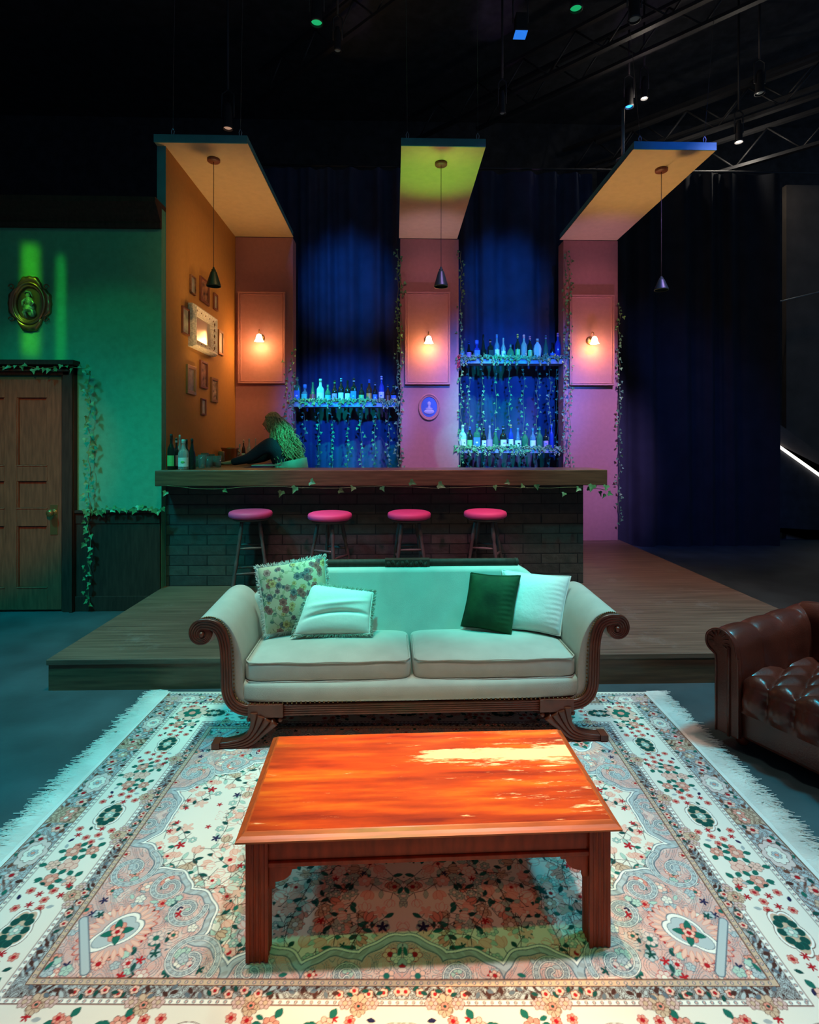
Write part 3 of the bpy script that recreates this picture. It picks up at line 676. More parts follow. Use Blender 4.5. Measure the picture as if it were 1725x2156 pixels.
def garland(x0, x1, y, z, label, red=False):
    t = thing('grape_garland', label, 'garland', (x0, y, z), 0, 'grape and leaf garlands on the shelves'); W = x1-x0
    g = MB(); f = MB(); x = 0
    def ico(c, r, mi):
        g.ball(c, r, 6, mi)
    while x < W:
        zc = random.uniform(-.03, .03)
        hang_ = random.random() < .35
        n = 16 if hang_ else 9
        for k in range(n):
            if hang_: q = k/n; ico((x+random.uniform(-.03, .03)*(1-q*.6), random.uniform(-.03, .0), .03-q*.13), .011, 0)
            else: ico((x+random.uniform(-.045, .045), random.uniform(-.03, .01), random.uniform(0, .045)), .010, 0)
        for k in range(2): leaf(f, Vector((x+random.uniform(-.06, .06), random.uniform(-.04, -.01), random.uniform(-.02, .06))), random.uniform(.04, .07))
        x += .055
    if red:
        for k in range(26): q = k/26; ico((.0+random.uniform(-.028, .028)*(1-q*.5), random.uniform(-.06, -.03), .04-q*.19), .013, 1)
    g.build('grapes', [M['grape'], M['grapered']], t, fix=False); f.build('leaves', M['leaf'], t, fix=False)
    MB().tube([(0, 0, .01), (W*.3, -.01, .02), (W*.6, 0, .0), (W, 0, .01)], .004, 5).build('stem', M['stem'], t)
def shelf(px0, px1, ptop, pbot, label):
    a = atY(px0, ptop, 7.86); b = atY(px1, pbot, 7.86)
    o = MB().box(a.x, b.x, 7.86, 8.10, b.z, a.z).build('bottle_shelf', M['shelf'], bevel=.004); tag(o, label, 'shelf', 'painted bottle shelves'); return a.z, a.x, b.x
zl, xa, xb = shelf(616, 839, 846, 857, 'painted shelf between the corner pillar and the middle pillar'); garland(xa, xb, 7.85, zl, 'grape garland along the single shelf between corner and middle pillars')
zu, xc, xd = shelf(965, 1186, 755, 766, 'upper of the two painted shelves right of the middle pillar'); garland(xc, xd, 7.85, zu, 'grape garland with one red bunch along the upper shelf', True)
zw, xe, xf = shelf(964, 1182, 945, 954, 'lower of the two painted shelves right of the middle pillar'); garland(xe, xf, 7.85, zw, 'grape garland along the lower shelf right of the middle pillar')

# ================================================================== BOTTLES
GL = {}
def glass(c, tr=.55):
    if c not in GL:
        GL[c] = mat('bottle_glass_%d' % len(GL), {'clear': (.75, .85, .84, 1), 'green': (.06, .30, .14, 1), 'dark': (.015, .03, .02, 1), 'brown': (.10, .035, .01, 1), 'blue': (.03, .10, .55, 1), 'mint': (.35, .80, .58, 1), 'ltblue': (.35, .6, .8, 1)}[c], .08, trans=.0 if c in ('mint',) else (.75 if c in ('clear', 'ltblue') else .45), var=.03)
    return GL[c]
PC = {}
def pc(c):
    D = {'white': (.75, .75, .72, 1), 'pink': (.7, .28, .30, 1), 'blue': (.06, .20, .60, 1), 'yellow': (.85, .50, .08, 1), 'orange': (.75, .25, .05, 1), 'green': (.15, .5, .15, 1), 'black': (.02, .02, .02, 1), 'red': (.5, .05, .05, 1), 'silver': (.5, .5, .5, 1), 'purple': (.5, .3, .5, 1), 'teal': (.1, .45, .45, 1), 'cream': (.7, .6, .4, 1), 'brown': (.12, .05, .02, 1)}
    if c not in PC: PC[c] = mat('paint_'+c, D[c], .4, var=.05, scale=40)
    return PC[c]
PROF = {  # (radius fraction, height fraction)
 'wine': [(.0, 0), (.95, 0), (1, .02), (1, .52), (.93, .60), (.6, .68), (.36, .74), (.34, .92), (.40, .93), (.40, .96), (.33, .965), (.33, 1)],
 'square': [(.0, 0), (.95, 0), (1, .03), (1, .58), (.92, .64), (.45, .70), (.33, .74), (.32, .90), (.38, .91), (.38, 1)],
 'cone': [(0, 0), (.95, 0), (1, .05), (.9, .22), (.6, .5), (.38, .72), (.30, .88), (.34, .9), (.34, 1)],
 'round': [(0, 0), (.7, 0), (.95, .15), (1, .32), (.92, .5), (.6, .66), (.25, .74), (.22, .92), (.3, .93), (.3, 1)],
 'spirit': [(0, 0), (.95, 0), (1, .02), (1, .48), (.97, .56), (.7, .64), (.42, .70), (.36, .78), (.34, .92), (.4, .93), (.4, 1)],
 'decanter': [(0, 0), (.95, 0), (1, .04), (1, .5), (.8, .58), (.4, .62), (.35, .72), (.5, .76), (.6, .86), (.6, .97), (.4, 1)],
 'champ': [(0, 0), (.95, 0), (1, .03), (1, .40), (.85, .52), (.55, .66), (.38, .78), (.32, .9), (.4, .92), (.4, .95), (.34, 1)],
 'bulb': [(0, 0), (.68, 0), (.80, .08), (1, .40), (1, .52), (.8, .68), (.42, .78), (.30, .82), (.30, .9), (.34, .91), (.34, 1)]}
def bottle(P, h, r, shape, gc, cap, lab, label, group, em=None, llo=.10, lhi=.40):
    t = thing('bottle', label, 'bottle', P, random.uniform(-.2, .2), group); n = 24 if shape not in ('square', 'decanter') else 24
    pr = PROF[shape]; kcap = .86
    sq = shape in ('square', 'decanter')
    b = MB(); prof = [(q[0]*r, q[1]*h) for q in pr]; b.lathe(prof, n=n)
    if sq:  # squarer section in the body
        nv = []
        for (x, y, z) in b.v:
            rr = math.hypot(x, y)
            if rr > .75*r: a = math.atan2(y, x); k = 1/max(abs(math.cos(a)), abs(math.sin(a))); k = min(k, 1.22); x *= k*.9; y *= k*.9
            nv.append((x, y, z))
        b.v = nv
    b.build('glass_body', glass(gc), t, fix=True)
    if cap:
        rc = [q[0] for q in pr if q[1] > .85][0]*r*1.12
        if shape == 'decanter': MB().lathe([(0, .76*h), (.55*r, .78*h), (.66*r, .88*h), (.62*r, .99*h), (0, 1.02*h)], n=16).build('cap', pc(cap), t)
        else: MB().lathe([(0, kcap*h), (rc, kcap*h), (rc*1.02, .99*h), (rc*.8, 1.005*h), (0, 1.01*h)], n=16).build('cap', pc(cap), t)
    if lab:
        R = r*1.012; sc = 1.09 if sq else 1.0
        la = MB(); 
        if sq: la.box(-R*.86, R*.86, -R*.97, -R*.92, llo*h, (lhi+.06)*h)
        else: la.grid(lambda u, v: (R*math.sin((u-.5)*2.3), -R*math.cos((u-.5)*2.3), (llo+(lhi-llo)*v)*h), 12, 2)
        lo = la.build('label', pc(lab), t, fix=False)
        if em:
            zc = (llo+lhi)/2*h; MB().ball((0, -R*(1.0 if not sq else .97), zc), .3*r, 10, sc=(1.25, .12, .85)).build('emblem', pc(em), lo)
    return t
# crop x, crop top y, half width, shape, glass, cap, label, emblem, text
def row(items, ox, oy, k, zs, basepx, group, Y=7.97):
    for (x, ty, hw, shape, gc, cap, lab, em, txt) in items:
        px = ox+x/k; py = oy+ty/k; P = atY(px, basepx, Y); T = atY(px, py, Y); s = FPX/Y
        bottle((P.x, Y+random.uniform(-.012, .012), zs+.0005), T.z-zs, hw/k/s, shape, gc, cap, lab, txt, group, em)
row([(180, 235, 52, 'square', 'green', 'teal', 'blue', 'white', 'tall square green bottle with a blue label beside the corner pillar, single shelf'),
     (290, 340, 44, 'decanter', 'ltblue', 'blue', 'teal', None, 'short decanter with a chunky blue stopper on the single shelf'),
     (405, 310, 48, 'cone', 'green', None, 'red', None, 'cone-shaped green glass bottle with a small reddish label low down'),
     (517, 262, 56, 'spirit', 'mint', 'green', 'white', None, 'broad pale mint bottle with a large white label and long white neck band'),
     (625, 345, 45, 'spirit', 'green', 'green', 'teal', None, 'short green bottle with a pale green label between a mint bottle and a dark one'),
     (725, 288, 40, 'spirit', 'dark', 'green', 'purple', 'blue', 'dark bottle with a pink and blue badge label on the single shelf'),
     (817, 253, 42, 'wine', 'dark', 'teal', 'white', None, 'dark wine bottle with a white label, taller of the matching pair'),
     (912, 283, 42, 'wine', 'dark', None, 'white', None, 'dark wine bottle with a white label, shorter of the matching pair'),
     (1003, 253, 46, 'square', 'dark', 'white', 'blue', 'teal', 'dark bottle with a white stopper and a large blue square label'),
     (1115, 335, 42, 'spirit', 'dark', 'black', 'green', None, 'short dark bottle with a bright green rounded label'),
     (1225, 275, 42, 'wine', 'brown', 'blue', 'orange', None, 'brown wine bottle with a blue cap and an orange label'),
     (1310, 315, 36, 'spirit', 'dark', 'silver', 'blue', 'white', 'dark bottle with a round blue badge label on the single shelf'),
     (1405, 222, 42, 'wine', 'blue', 'white', 'white', 'blue', 'tallest bottle on the single shelf, dark blue with a white cap'),
     (1495, 345, 36, 'spirit', 'brown', 'teal', 'brown', None, 'short amber-brown bottle on the single shelf, next to the tallest one'),
     (1580, 350, 42, 'spirit', 'dark', 'green', 'blue', None, 'bottle wrapped by ivy at the middle-pillar end of the single shelf')], 600, 760, 6.9, zl, 846, 'bottles on the single shelf')
row([(95, 330, 38, 'spirit', 'green', 'teal', 'teal', None, 'teal bottle half hidden by ivy at the middle-pillar end of the upper shelf'),
     (198, 355, 40, 'cone', 'dark', 'blue', 'purple', None, 'short bottle with a rosy label near the red grapes on the upper shelf'),
     (315, 335, 46, 'decanter', 'blue', 'blue', 'blue', 'teal', 'squat blue decanter with a flared stopper on the upper shelf'),
     (415, 250, 42, 'cone', 'dark', None, None, None, 'tall dark slender-necked bottle without a label on the upper shelf'),
     (522, 322, 44, 'square', 'dark', 'pink', 'black', None, 'square bottle with a wide pink cap on the upper shelf'),
     (620, 250, 40, 'spirit', 'ltblue', 'blue', 'white', None, 'tall clear blue bottle with a white label on the upper shelf'),
     (720, 300, 36, 'spirit', 'clear', None, 'white', 'blue', 'clear bottle with a blue-banded white label on the upper shelf'),
     (828, 398, 58, 'round', 'green', 'purple', None, None, 'low round green flask with a mauve stopper on the upper shelf'),
     (935, 243, 38, 'wine', 'dark', 'yellow', 'green', None, 'dark wine bottle with a yellow capsule on the upper shelf'),
     (1028, 255, 46, 'wine', 'clear', 'pink', None, None, 'clear bottle with bright orange-lit edges and a pink cap'),
     (1120, 275, 40, 'wine', 'dark', 'pink', 'green', None, 'dark wine bottle with a rose-coloured neck beside the big mint bottle'),
     (1232, 315, 62, 'bulb', 'mint', 'orange', None, None, 'big bulbous mint-coloured bottle with an orange cap on the upper shelf'),
     (1362, 262, 40, 'champ', 'green', 'purple', None, None, 'green champagne-shaped bottle with a mauve cap on the upper shelf'),
     (1462, 370, 34, 'spirit', 'dark', None, 'blue', None, 'short bottle with a blue label beside the cobalt one on the upper shelf'),
     (1545, 225, 44, 'wine', 'blue', 'purple', None, None, 'cobalt blue bottle at the right end of the upper shelf')], 960, 670, 7.1875, zu, 755, 'bottles on the upper shelf')
row([(170, 240, 56, 'wine', 'mint', 'white', 'white', None, 'large mint green wine bottle at the left end of the lower shelf'),
     (272, 270, 40, 'wine', 'dark', 'blue', 'green', None, 'dark bottle with a yellow-green label low down, on the lower shelf'),
     (375, 230, 54, 'square', 'green', 'teal', 'blue', 'white', 'square bottle with an ornate blue label on the lower shelf'),
     (475, 282, 38, 'spirit', 'dark', 'green', 'white', 'blue', 'bottle with a white neck band and white-blue label on the lower shelf'),
     (560, 250, 42, 'cone', 'clear', 'silver', 'purple', None, 'clear tapered bottle with a narrow upright label on the lower shelf'),
     (650, 305, 42, 'champ', 'green', 'white', None, None, 'dark green unlabelled bottle with a white top on the lower shelf'),
     (755, 258, 50, 'spirit', 'dark', 'silver', 'white', 'purple', 'bottle with a big white label bearing a purple oval'),
     (868, 238, 38, 'wine', 'blue', 'yellow', 'white', None, 'dark blue wine bottle with a cream-yellow capsule on the lower shelf'),
     (968, 285, 50, 'cone', 'ltblue', 'teal', 'white', 'black', 'conical clear bottle, wide white label with a dark curl'),
     (1078, 330, 48, 'bulb', 'green', 'pink', None, None, 'short rounded green bottle with a pinkish cap on the lower shelf'),
     (1188, 285, 44, 'spirit', 'ltblue', 'teal', 'white', None, 'pale blue bottle with a small white label on the lower shelf'),
     (1285, 270, 44, 'spirit', 'green', 'teal', None, None, 'dark teal square-shouldered bottle without a label on the lower shelf'),
     (1375, 295, 38, 'spirit', 'dark', None, 'purple', 'blue', 'dark bottle with a lilac label and dark oval on the lower shelf'),
     (1460, 238, 32, 'wine', 'blue', 'blue', None, None, 'slim deep blue bottle at the right end of the lower shelf')], 950, 860, 6.9, zw, 944, 'bottles on the lower shelf')
# bottles on the bar
zb = 1.325
def barbottle(x, ty, Yb, hw, shape, gc, cap, lab, txt, em=None, z=zb, grp='bottles at the green-wall end of the bar', llo=.1, lhi=.4):
    px = 340+x/5.75; P = atY(px, 985, Yb); s = FPX/P.y; T = atY(px, 860+ty/5.75, P.y)
    bottle((P.x, P.y, z+.0005), T.z-z, hw/5.75/s, shape, gc, cap, lab, txt, grp, em, llo, lhi)
barbottle(120, 312, 5.36, 45, 'wine', 'dark', 'black', 'green', 'tall dark bottle with a bright green label at the end of the bar')
barbottle(182, 362, 5.46, 34, 'spirit', 'dark', 'white', 'white', 'dark bottle with a pale neck band behind the clear one on the bar', lhi=.45)
barbottle(222, 322, 5.58, 30, 'wine', 'clear', 'silver', None, 'clear long-necked bottle standing behind the others on the bar')
barbottle(268, 378, 5.38, 62, 'spirit', 'clear', 'white', 'white', 'broad clear bottle with pale labels at the front of the bar group', em='green')
barbottle(305, 372, 5.58, 34, 'wine', 'dark', 'black', None, 'black bottle just behind the broad clear bottle on the bar')
barbottle(370, 366, 5.42, 42, 'champ', 'dark', 'black', None, 'black bottle nearest the drinking glasses on the bar')
for x, ty, by, hw, sh, g_, c_, l_, txt in ((948, 432, 7.2, 24, 'spirit', 'clear', 'silver', None, 'small clear bottle just right of the copper bucket'), (995, 380, 7.5, 22, 'wine', 'brown', 'cream', 'white', 'small amber bottle with a cream cap behind the arm of the person'),
                           (1062, 365, 7.5, 26, 'spirit', 'clear', 'silver', 'white', 'small clear bottle with a pale square label behind the arm of the person'), (1140, 365, 7.5, 24, 'round', 'clear', 'silver', None, 'small clear flask closest to the person at the bar')):
    barbottle(x, ty, by, hw, sh, g_, c_, l_, txt, z=1.32, grp='small bottles on the bar return')
# glasses
gl0 = None
for i, (x, by, txt) in enumerate(((440, 705, 'tumbler right beside the black bottle on the bar'), (495, 712, 'tumbler at the front of the glasses on the bar'), (525, 668, 'tumbler in the back row of the bar glasses, behind the front tumbler'), (575, 700, 'tumbler between the front tumbler and the wide glass'), (600, 655, 'tumbler in the back row nearest the wide glass'), (665, 690, 'widest glass, nearest the copper bucket'))):
    Yg = {705: 5.85, 712: 5.68, 668: 6.12, 700: 5.86, 655: 6.2, 690: 6.0}[by]; P = atY(340+x/5.75, 985, Yg); P.z = 1.325 if Yg < 5.75 else 1.32
    if gl0 is None:
        gl0 = thing('drinking_glass', txt, 'glass', P, 0, 'drinking glasses on the bar')
        MB().lathe([(0, 0), (.034, 0), (.036, .004), (.041, .12), (.039, .12), (.034, .012), (0, .010)], n=24).build('tumbler_wall', M['glass'], gl0); o = gl0
    else: o = copy_thing(gl0)
    o.location = P; o['label'] = txt; o.scale = (1.3, 1.3, 1) if i == 5 else (1, 1, 1.0+.12*(i % 3))
P = atZ(340+830/5.75, 860+668/5.75, 1.32)
t = thing('ice_bucket', 'copper-coloured bucket with a rim, between the glasses and the person', 'bucket', (P.x, P.y, 1.32))
MB().lathe([(0, 0), (.075, 0), (.08, .01), (.098, .17), (.107, .185), (.107, .2), (.094, .2), (.088, .17), (.07, .02), (0, .015)], n=32).build('bucket_body', M['copper'], t)
hh = MB(); hh.tube([(-.098, 0, .15), (-.125, 0, .14), (-.125, 0, .11), (-.096, 0, .10)], .006, 8); hh.tube([(.098, 0, .15), (.125, 0, .14), (.125, 0, .11), (.096, 0, .10)], .006, 8); hh.build('handle', M['copper'], t)
P = atY(466, 985, 6.62)
tag(MB().lathe([(0, 0), (.035, 0), (.038, .02), (.036, .15), (.03, .16), (.03, .02), (0, .02)], (P.x, P.y, 1.32), 20).build('wooden_cup', M['painting']), 'dark brown wooden cup touching the left side of the copper bucket', 'cup')
P = atZ(565, 981, 1.325)
tag(MB().box(P.x-.17, P.x+.13, P.y-.06, P.y+.1, 1.326, 1.338).build('serving_tray', M['tealcloth'], bevel=.004), 'flat pale green tray on the bar just in front of the person', 'tray')

# ================================================================== PERSON
def person():
    Px = atY(592, 985, 6.55); X0 = Px.x; Y0 = 6.55
    t = thing('person', 'person with long wavy blond hair in a navy top, leaning over the bar', 'person', (X0, Y0, .2))
    # skeleton, local coordinates, z measured from the platform; leans towards -x (the bar return)
    J = {'pel': (.10, .1, .95), 'w': (.05, .08, 1.08), 'ch': (-.03, .06, 1.26), 'nk': (-.06, .05, 1.42), 'n2': (-.075, .04, 1.48), 'hd': (-.09, .03, 1.56), 'h2': (-.10, .02, 1.64),
         'sl': (-.12, -.10, 1.37), 'el': (-.34, -.12, 1.20), 'wl': (-.55, -.10, 1.155), 'sr': (-.02, .22, 1.37), 'er': (-.25, .25, 1.20), 'wr': (-.47, .20, 1.155),
         'hl': (.10, .0, .92), 'kl': (.06, -.02, .50), 'al': (.12, -.02, .09), 'hr': (.12, .2, .92), 'kr': (.10, .2, .50), 'ar': (.15, .2, .09), 'tl': (-.02, -.03, .04), 'tr': (.0, .21, .04)}
    R = {'pel': .155, 'w': .13, 'ch': .15, 'nk': .062, 'n2': .055, 'hd': .085, 'h2': .08, 'sl': .07, 'el': .047, 'wl': .03, 'sr': .07, 'er': .047, 'wr': .03, 'hl': .09, 'kl': .062, 'al': .045, 'hr': .09, 'kr': .062, 'ar': .045, 'tl': .04, 'tr': .04}
    E_ = [('pel', 'w'), ('w', 'ch'), ('ch', 'nk'), ('nk', 'n2'), ('n2', 'hd'), ('hd', 'h2'), ('ch', 'sl'), ('sl', 'el'), ('el', 'wl'), ('ch', 'sr'), ('sr', 'er'), ('er', 'wr'), ('pel', 'hl'), ('hl', 'kl'), ('kl', 'al'), ('al', 'tl'), ('pel', 'hr'), ('hr', 'kr'), ('kr', 'ar'), ('ar', 'tr')]
    def skin(name, J, R, E_, mm, root, sub=2):
        ks = list(J); me = bpy.data.meshes.new(name); me.from_pydata([J[k] for k in ks], [(ks.index(a), ks.index(b)) for a, b in E_], [])
        o = bpy.data.objects.new(name, me); COL.objects.link(o); o.parent = t; me.materials.append(mm)
        md = o.modifiers.new('skin', 'SKIN'); md.use_smooth_shade = True
        if not me.skin_vertices: me.attributes.new('x', 'FLOAT', 'POINT')
        for i, k in enumerate(ks):
            sv = me.skin_vertices[0].data[i]; sv.radius = (R[k], R[k]); sv.use_root = (k == root)
        s = o.modifiers.new('s', 'SUBSURF'); s.levels = sub; s.render_levels = sub
        return o
    # body with five-fingered hands in one surface
    JB = dict(J); RB = {k: v*(.42 if k in ('sl', 'el', 'sr', 'er', 'ch', 'w') else .8) for k, v in R.items()}; EB = list(E_)
    for s, wk, by in (('l', 'wl', -1), ('r', 'wr', 1)):
        wx, wy, wz = J[wk]; JB['p'+s] = (wx-.06, wy, wz-.012); RB['p'+s] = .026; EB.append((wk, 'p'+s))
        for f_ in range(4):
            yy = wy+(f_-1.5)*.019; ln = (.075, .085, .08, .062)[f_]
            a, b, c = 'a%s%d' % (s, f_), 'b%s%d' % (s, f_), 'c%s%d' % (s, f_)
            JB[a] = (wx-.085, yy, wz-.006); JB[b] = (wx-.085-ln*.55, yy*1.0, wz-.004); JB[c] = (wx-.085-ln, yy, wz-.018)
            RB[a] = .009; RB[b] = .0085; RB[c] = .007; EB += [('p'+s, a), (a, b), (b, c)]
        a, b = 'ta'+s, 'tb'+s; JB[a] = (wx-.05, wy-by*.035, wz-.01); JB[b] = (wx-.085, wy-by*.055, wz-.018); RB[a] = .011; RB[b] = .009; EB += [('p'+s, a), (a, b)]
    skin('body', JB, RB, EB, M['skin'], 'pel')
    # clothing: sweater over torso and arms, trousers, shirt tail
    kt = ('w', 'ch', 'nk', 'sl', 'el', 'wl', 'sr', 'er', 'wr', 'pel'); JT = {k: J[k] for k in kt}; RT = {k: R[k]*1.16+.008 for k in kt}; RT['nk'] = .075; RT['wl'] = RT['wr'] = .042
    skin('sweater', JT, RT, [e for e in E_ if e[0] in kt and e[1] in kt], M['navy'], 'ch')
    kl = ('pel', 'hl', 'kl', 'al', 'hr', 'kr', 'ar'); skin('trousers', {k: J[k] for k in kl}, {k: R[k]*1.1+.01 for k in kl}, [e for e in E_ if e[0] in kl and e[1] in kl], M['navy'], 'pel')
    MB().grid(lambda u, v: (.10+.04*v+(.19-.03*math.sin(6*PI*u)*.3)*math.cos(2*PI*u)*(1+.05*math.sin(10*PI*u)), .03+.16*math.sin(2*PI*u)*(1+.05*math.sin(14*PI*u)), 1.17-.28*v+.04*math.cos(2*PI*u)), 48, 6, closeu=True).build('shirt', M['tealcloth'], t, fix=False)
    # head: shaped ellipsoid with face looking to -x
    hx, hy, hz = -.105, .03, 1.60
    hd = MB()
    def head(u, v):
        a = 2*PI*u; b = PI*v; x = -math.cos(a)*math.sin(b); y = math.sin(a)*math.sin(b); z = -math.cos(b)
        rx, ry, rz = .098, .077, .118
        if z < 0: ry *= 1+.25*z; rx *= 1+.10*z
        n = math.exp(-((y/.16)**2+((z+.08)/.16)**2))*.022 if x < 0 else 0
        br = math.exp(-((z-.12)/.12)**2)*.004
        return (hx+x*rx-(n+br if x < -.5 else 0), hy+y*ry, hz+z*rz)
    hd.grid(head, 40, 28, closeu=True)
    for s in (-1, 1): hd.ball((hx+.01, hy+s*.078, hz-.01), .028, 10, sc=(.7, .3, 1.1))
    hd.build('head', M['skin'], t, fix=False)
    fc = MB()
    for s in (-1, 1): fc.ball((hx-.088, hy+s*.03, hz+.008), .011, 8, sc=(.5, 1, .6))
    fc.build('eyes', pc('black'), t); ml = MB(); ml.ball((hx-.092, hy, hz-.062), .016, 8, sc=(.3, 1.2, .35)); ml.build('mouth', pc('pink'), t)
    # hair
    hr = MB()
    def cap_(u, v):
        a = 2*PI*u; b = PI*(.30+.70*v); x = -math.cos(a)*math.sin(b); y = math.sin(a)*math.sin(b); z = -math.cos(b)
        k = 1.14+.02*math.sin(18*a)+.015*math.sin(7*b)
        if x < -.55 and z < .45: k = .9
        return (hx+.008+x*.098*k, hy+y*.08*k, hz+.006+z*.118*k)
    hr.grid(cap_, 60, 20, closeu=True)
    rnd = random.Random(3)
    for i in range(300):
        a = rnd.uniform(-2.35, 2.35); rr = rnd.uniform(.85, 1.08); x0 = hx+.01+math.cos(a)*.098*rr; y0 = hy+math.sin(a)*.083*rr; z0 = hz+rnd.uniform(-.02, .085)
        ph = rnd.uniform(0, 6); ln = rnd.uniform(.34, .50); pts = []; rad = []
        for j in range(15):
            q = j/14; sw = .022*min(1, q*3)*math.sin(q*17+ph)
            pts.append((x0+q*(.13+.07*math.cos(a))+sw+.05*math.sin(q*2), y0*(1)+(y0-hy)*q*.85+.022*min(1, q*3)*math.cos(q*15+ph), z0-ln*q-.02*math.sin(q*9+ph)*q)); rad.append(.0058*(1-.6*q)+.001)
        hr.tube(pts, rad, 5, cap=False)
    hr.build('hair', M['hair'], t, fix=False)
    sh = MB()
    for y_ in (-.03, .21): sh.ball((.06, y_, .045), .06, 14, sc=(2.0, .8, .72))
    sh.build('shoes', pc('black'), t)
person()
# ================================================================== PATTERN PAINTER (numpy)
class Canvas:
    def __init__(s, W, H, res, bg):
        s.res = res; s.nx = int(W/res)+1; s.ny = int(H/res)+1; s.W = W; s.H = H
        s.a = np.empty((s.ny, s.nx, 3), np.float32); s.a[:] = bg[:3]
        s.X, s.Y = np.meshgrid(np.arange(s.nx)*res, np.arange(s.ny)*res)
    def win(s, x0, x1, y0, y1):
        r = s.res; i0 = max(0, int(x0/r)); i1 = min(s.nx, int(x1/r)+2); j0 = max(0, int(y0/r)); j1 = min(s.ny, int(y1/r)+2)
        if i1 <= i0 or j1 <= j0: return None
        return slice(j0, j1), slice(i0, i1)
    def put(s, w, mask, c):
        if c is not None: s.a[w][mask] = c[:3]
    def polar(s, cx, cy, R, fn, c, line=None, lw=.003, ang=0, sy=1.0):
        w = s.win(cx-R*1.6, cx+R*1.6, cy-R*1.6, cy+R*1.6)
        if w is None: return
        dx = s.X[w]-cx; dy = s.Y[w]-cy; ca, sa = math.cos(ang), math.sin(ang)
        u = dx*ca+dy*sa; v = (-dx*sa+dy*ca)/sy; r = np.hypot(u, v); th = np.arctan2(v, u); e = R*fn(th)
        if line is not None: s.put(w, r < e+lw, line)
        s.put(w, r < e, c)
    def flower(s, cx, cy, R, n, c, line, ctr=None, ang=0, lw=.002, sy=1):
        s.polar(cx, cy, R, lambda t: .72+.28*np.abs(np.cos(n*t/2)), c, line, lw, ang, sy)
        if line is not None and R > .014:
            for k in range(n):
                q = ang+2*PI*(k+.5)/n; s.seg(cx+R*.2*math.cos(q), cy+R*.2*math.sin(q), cx+R*.72*math.cos(q), cy+R*.72*math.sin(q), .0016, line)
        if ctr is not None: s.polar(cx, cy, R*.36, lambda t: 1+0*t, ctr, line, lw*.7, ang)
    def star(s, cx, cy, R, n, c, line, ang=0, lw=.002):
        s.polar(cx, cy, R, lambda t: .35+.65*np.abs(np.cos(n*t/2))**1.5, c, line, lw, ang)
    def leaf(s, cx, cy, L_, wd, ang, c, line=None, lw=.0025):
        w = s.win(cx-L_*1.3, cx+L_*1.3, cy-L_*1.3, cy+L_*1.3)
        if w is None: return
        dx = s.X[w]-cx; dy = s.Y[w]-cy; ca, sa = math.cos(ang), math.sin(ang)
        u = (dx*ca+dy*sa)/L_; v = (-dx*sa+dy*ca)
        e = wd*np.clip(np.sin(np.pi*np.clip(u, 0, 1)), 0, 1)**.8
        ins = (u > 0) & (u < 1)
        if line is not None: s.put(w, ins & (np.abs(v) < e+lw), line)
        s.put(w, ins & (np.abs(v) < e), c)
    def seg(s, x0, y0, x1, y1, wd, c):
        w = s.win(min(x0, x1)-wd, max(x0, x1)+wd, min(y0, y1)-wd, max(y0, y1)+wd)
        if w is None: return
        dx, dy = x1-x0, y1-y0; q = dx*dx+dy*dy+1e-9
        t = np.clip(((s.X[w]-x0)*dx+(s.Y[w]-y0)*dy)/q, 0, 1)
        s.put(w, np.hypot(s.X[w]-x0-t*dx, s.Y[w]-y0-t*dy) < wd/2, c)
    def path(s, pts, wd, c):
        for a, b in zip(pts[:-1], pts[1:]): s.seg(a[0], a[1], b[0], b[1], wd, c)
    def tulip(s, x, y, R, ang, c, line):
        for d in (-.55, .55, 0): s.leaf(x, y, R*(1 if d else 1.1), R*.24, ang+d, c, line, .0022)

K = {k: np.array(srgb(*v)[:3]) for k, v in dict(cream=(236, 228, 214), rose=(212, 178, 172), rose2=(222, 198, 190), grey=(168, 172, 172), blue=(182, 192, 194), coral=(226, 150, 132), coral2=(238, 190, 172), red=(178, 28, 38), green=(28, 104, 90),
     dteal=(22, 74, 68), brown=(112, 68, 54), dbrown=(72, 44, 40), navy=(38, 38, 74), sage=(176, 204, 188), tan=(205, 176, 150), slate=(98, 112, 124), lcream=(244, 240, 230)).items()}

